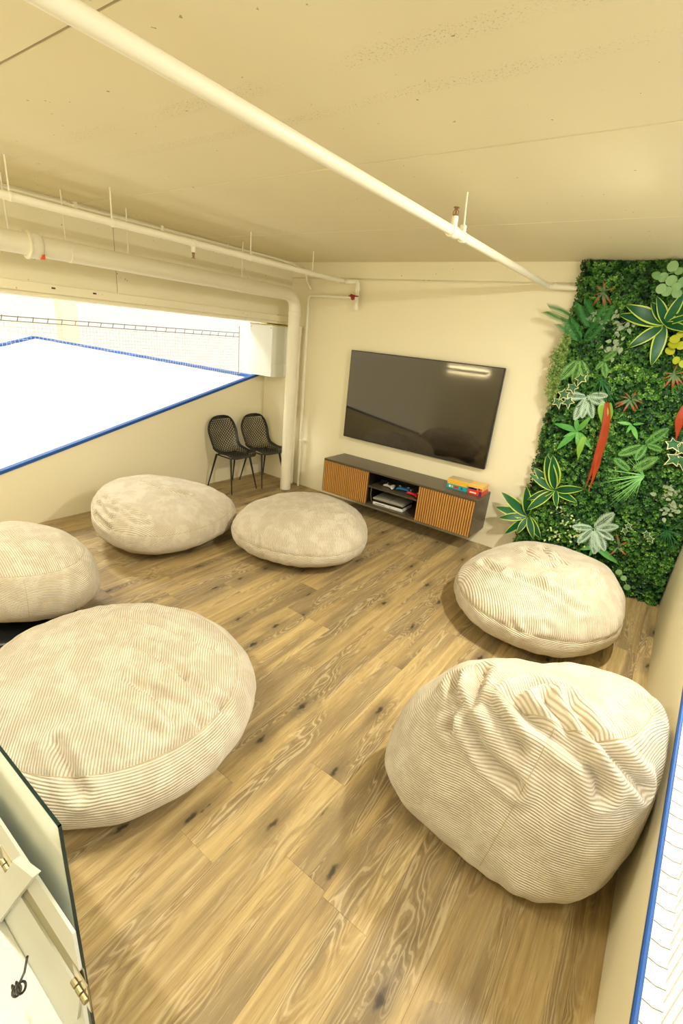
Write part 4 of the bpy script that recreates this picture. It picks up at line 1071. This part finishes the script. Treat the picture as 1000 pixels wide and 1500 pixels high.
round_plant('yellow_foliage', 'yellow-green round leaves above a red-tipped bromeliad', PL['yel'], LM['yel'], 0.068)
round_plant('eucalyptus', 'three round grey-green leaves low on the green wall behind a bean bag', PL['low'], LM['euc'], 0.06)
# pinnate fronds
def frond_mesh(pairs, ll, lw, ang, mat, taper=True):
    bm = bmesh.new()
    add_tube(bm, [(i / 6, 0, -0.12 * (i / 6) ** 2) for i in range(7)], 0.008, 4, cap=False)
    for k in range(pairs):
        t_ = 0.08 + 0.9 * k / (pairs - 1); z_ = -0.12 * t_ * t_
        l = ll * (math.sin(PI * (0.12 + 0.84 * t_)) if taper else 1 - 0.5 * abs(t_ - 0.4)) + 0.02
        for s in (-1, 1):
            d = Vector((math.cos(ang), s * math.sin(ang), -0.15)); n_ = Vector((-s * math.sin(ang), math.cos(ang) * 1, 0)) * lw
            p = Vector((t_, 0, z_)); n_ = Vector((-d.y, d.x, 0)).normalized() * lw
            vs = [bm.verts.new(p), bm.verts.new(p + d * l * 0.5 + n_), bm.verts.new(p + d * l), bm.verts.new(p + d * l * 0.5 - n_)]
            bm.faces.new(vs)
    me = bpy.data.meshes.new('frond'); bm.to_mesh(me); bm.free(); me.materials.append(mat); return me
fs = frond_mesh(18, 0.26, 0.02, 1.0, LM['silver']); fg = frond_mesh(18, 0.25, 0.02, 1.05, LM['fern']); fp = frond_mesh(15, 0.62, 0.018, 0.62, LM['palm'], False)
for (c, tips), lab in zip(PL['fernS'], ('silvery fern in the upper half of the green wall', 'silvery fern low on the green wall above a bean bag')):
    rosette('silver_fern', lab, c, tips, fs, -0.14, -0.20, 'frond', 0.03)
for (c, tips), lab in zip(PL['fernG'], ('light green fern above the cream-edged ivy sprig', 'light green fern beside the dark grass tuft', 'yellow-green fern left of the cream-edged ivy', 'small light fern above the pale grass tuft')):
    rosette('green_fern', lab, c, tips, fg, -0.14, -0.20, 'frond', 0.03)
for i, grp in enumerate(((0, 1), (2, 3), (4, 5))):
    c = PL['palm'][grp[0]][0]
    o = plant('palm_sprig', ('palm frond sticking out past the free edge near the ceiling', 'dark palm fronds below the top bromeliad', 'dark palm fronds above the dotted sprays')[i], 'plant', c[0], c[1], -0.10)
    for g_ in grp:
        a_, b_ = PL['palm'][g_]
        k = bpy.data.objects.new('frond', fp); COL.objects.link(k); k.parent = o
        place(k, (a_[0] - c[0], -0.04, a_[1] - c[1]), (b_[0] - c[0], -0.11, b_[1] - c[1]), rl.uniform(-0.3, 0.3))
# grass tufts
gb = leaf_grid(0.018, 0.25, 0.2, 8, 2, lambda t: 1 - t * 0.9); gb.materials.append(LM['grass'])
gd = leaf_grid(0.022, 0.25, 0.2, 8, 2, lambda t: 1 - t * 0.9); gd.materials.append(LM['dgrass'])
for i, ((c, tips), lab) in enumerate(zip(PL['grass'], ('pale grass tuft spraying sideways on the green wall', 'dark grass tuft beside the right parapet', 'dark grass tuft above the red strap leaves'))):
    tt = []
    for (x_, z_) in tips:
        for k in range(2): tt.append((x_ + rl.uniform(-0.03, 0.03), z_ + rl.uniform(-0.03, 0.03)))
    rosette('grass_tuft', lab, c, tt, gb if i == 0 else gd, -0.14, -0.21, 'blade', 0.03)
# broad soft leaves
ll_ = leaf_grid(0.13, 0.22, 0.15, 9, 4, oval); ll_.materials.append(LM['lily'])
for (c, tips), lab in zip(PL['lily'], ('broad-leaved green plant left of the red strap leaves', 'broad dark green leaves just behind a bean bag', 'small broad-leaved plant under the middle bromeliad')):
    rosette('broadleaf_plant', lab, c, tips, ll_, -0.14, -0.21, spread=0.03)
bd = leaf_grid(0.2, 0.15, 0.12, 9, 4, oval); bd.materials.append(LM['dgrass'])
rosette('broadleaf_plant', 'single broad dark leaf rising behind the large variegated rosette', PL['broad'][0], [PL['broad'][1], (4.55, 2.43)], bd, -0.13, -0.17, spread=0.01)
# small grey and pale clusters
cl = leaf_grid(0.34, 0.25, 0.25, 5, 2); 
for (key_, mat, sz, labs) in (('grey', 'grey', 0.045, ('grey-green leafy sprig left of the large rosette', 'grey-green leafy sprig below the large rosette', 'grey-white leafy sprig under the cream-edged ivy', 'grey leafy sprig beside the right parapet', 'grey-green leafy sprig below the top bromeliad')), ('pale', 'pale', 0.026, ('pale budded sprig beside the yellow-edged rosette', 'pale budded sprig left of the low silvery fern', 'pale budded sprig beside the leaning rosette', 'pale budded sprig under the low silvery fern'))):
    me = cl.copy(); me.materials.append(LM[mat])
    for (x_, z_), lab in zip(PL[key_], labs):
        o = plant('leafy_sprig', lab, 'plant', x_, z_, -0.10)
        for k_ in range(16):
            k = bpy.data.objects.new('leaf', me); COL.objects.link(k); k.parent = o
            bx_, bz_ = rl.gauss(0, 0.05), rl.gauss(0, 0.04)
            an = rl.uniform(0, 6.28); d = Vector((math.cos(an), rl.uniform(-0.9, -0.1), math.sin(an))).normalized() * sz * rl.uniform(0.7, 1.2)
            b = Vector((bx_, -0.045, bz_)); place(k, b, b + d, rl.uniform(-0.5, 0.5))
        obj('stem', tube([(-0.05, -0.03, -0.04), (0, -0.04, 0), (0.05, -0.035, 0.04)], 0.003, 5), LM[mat], o)
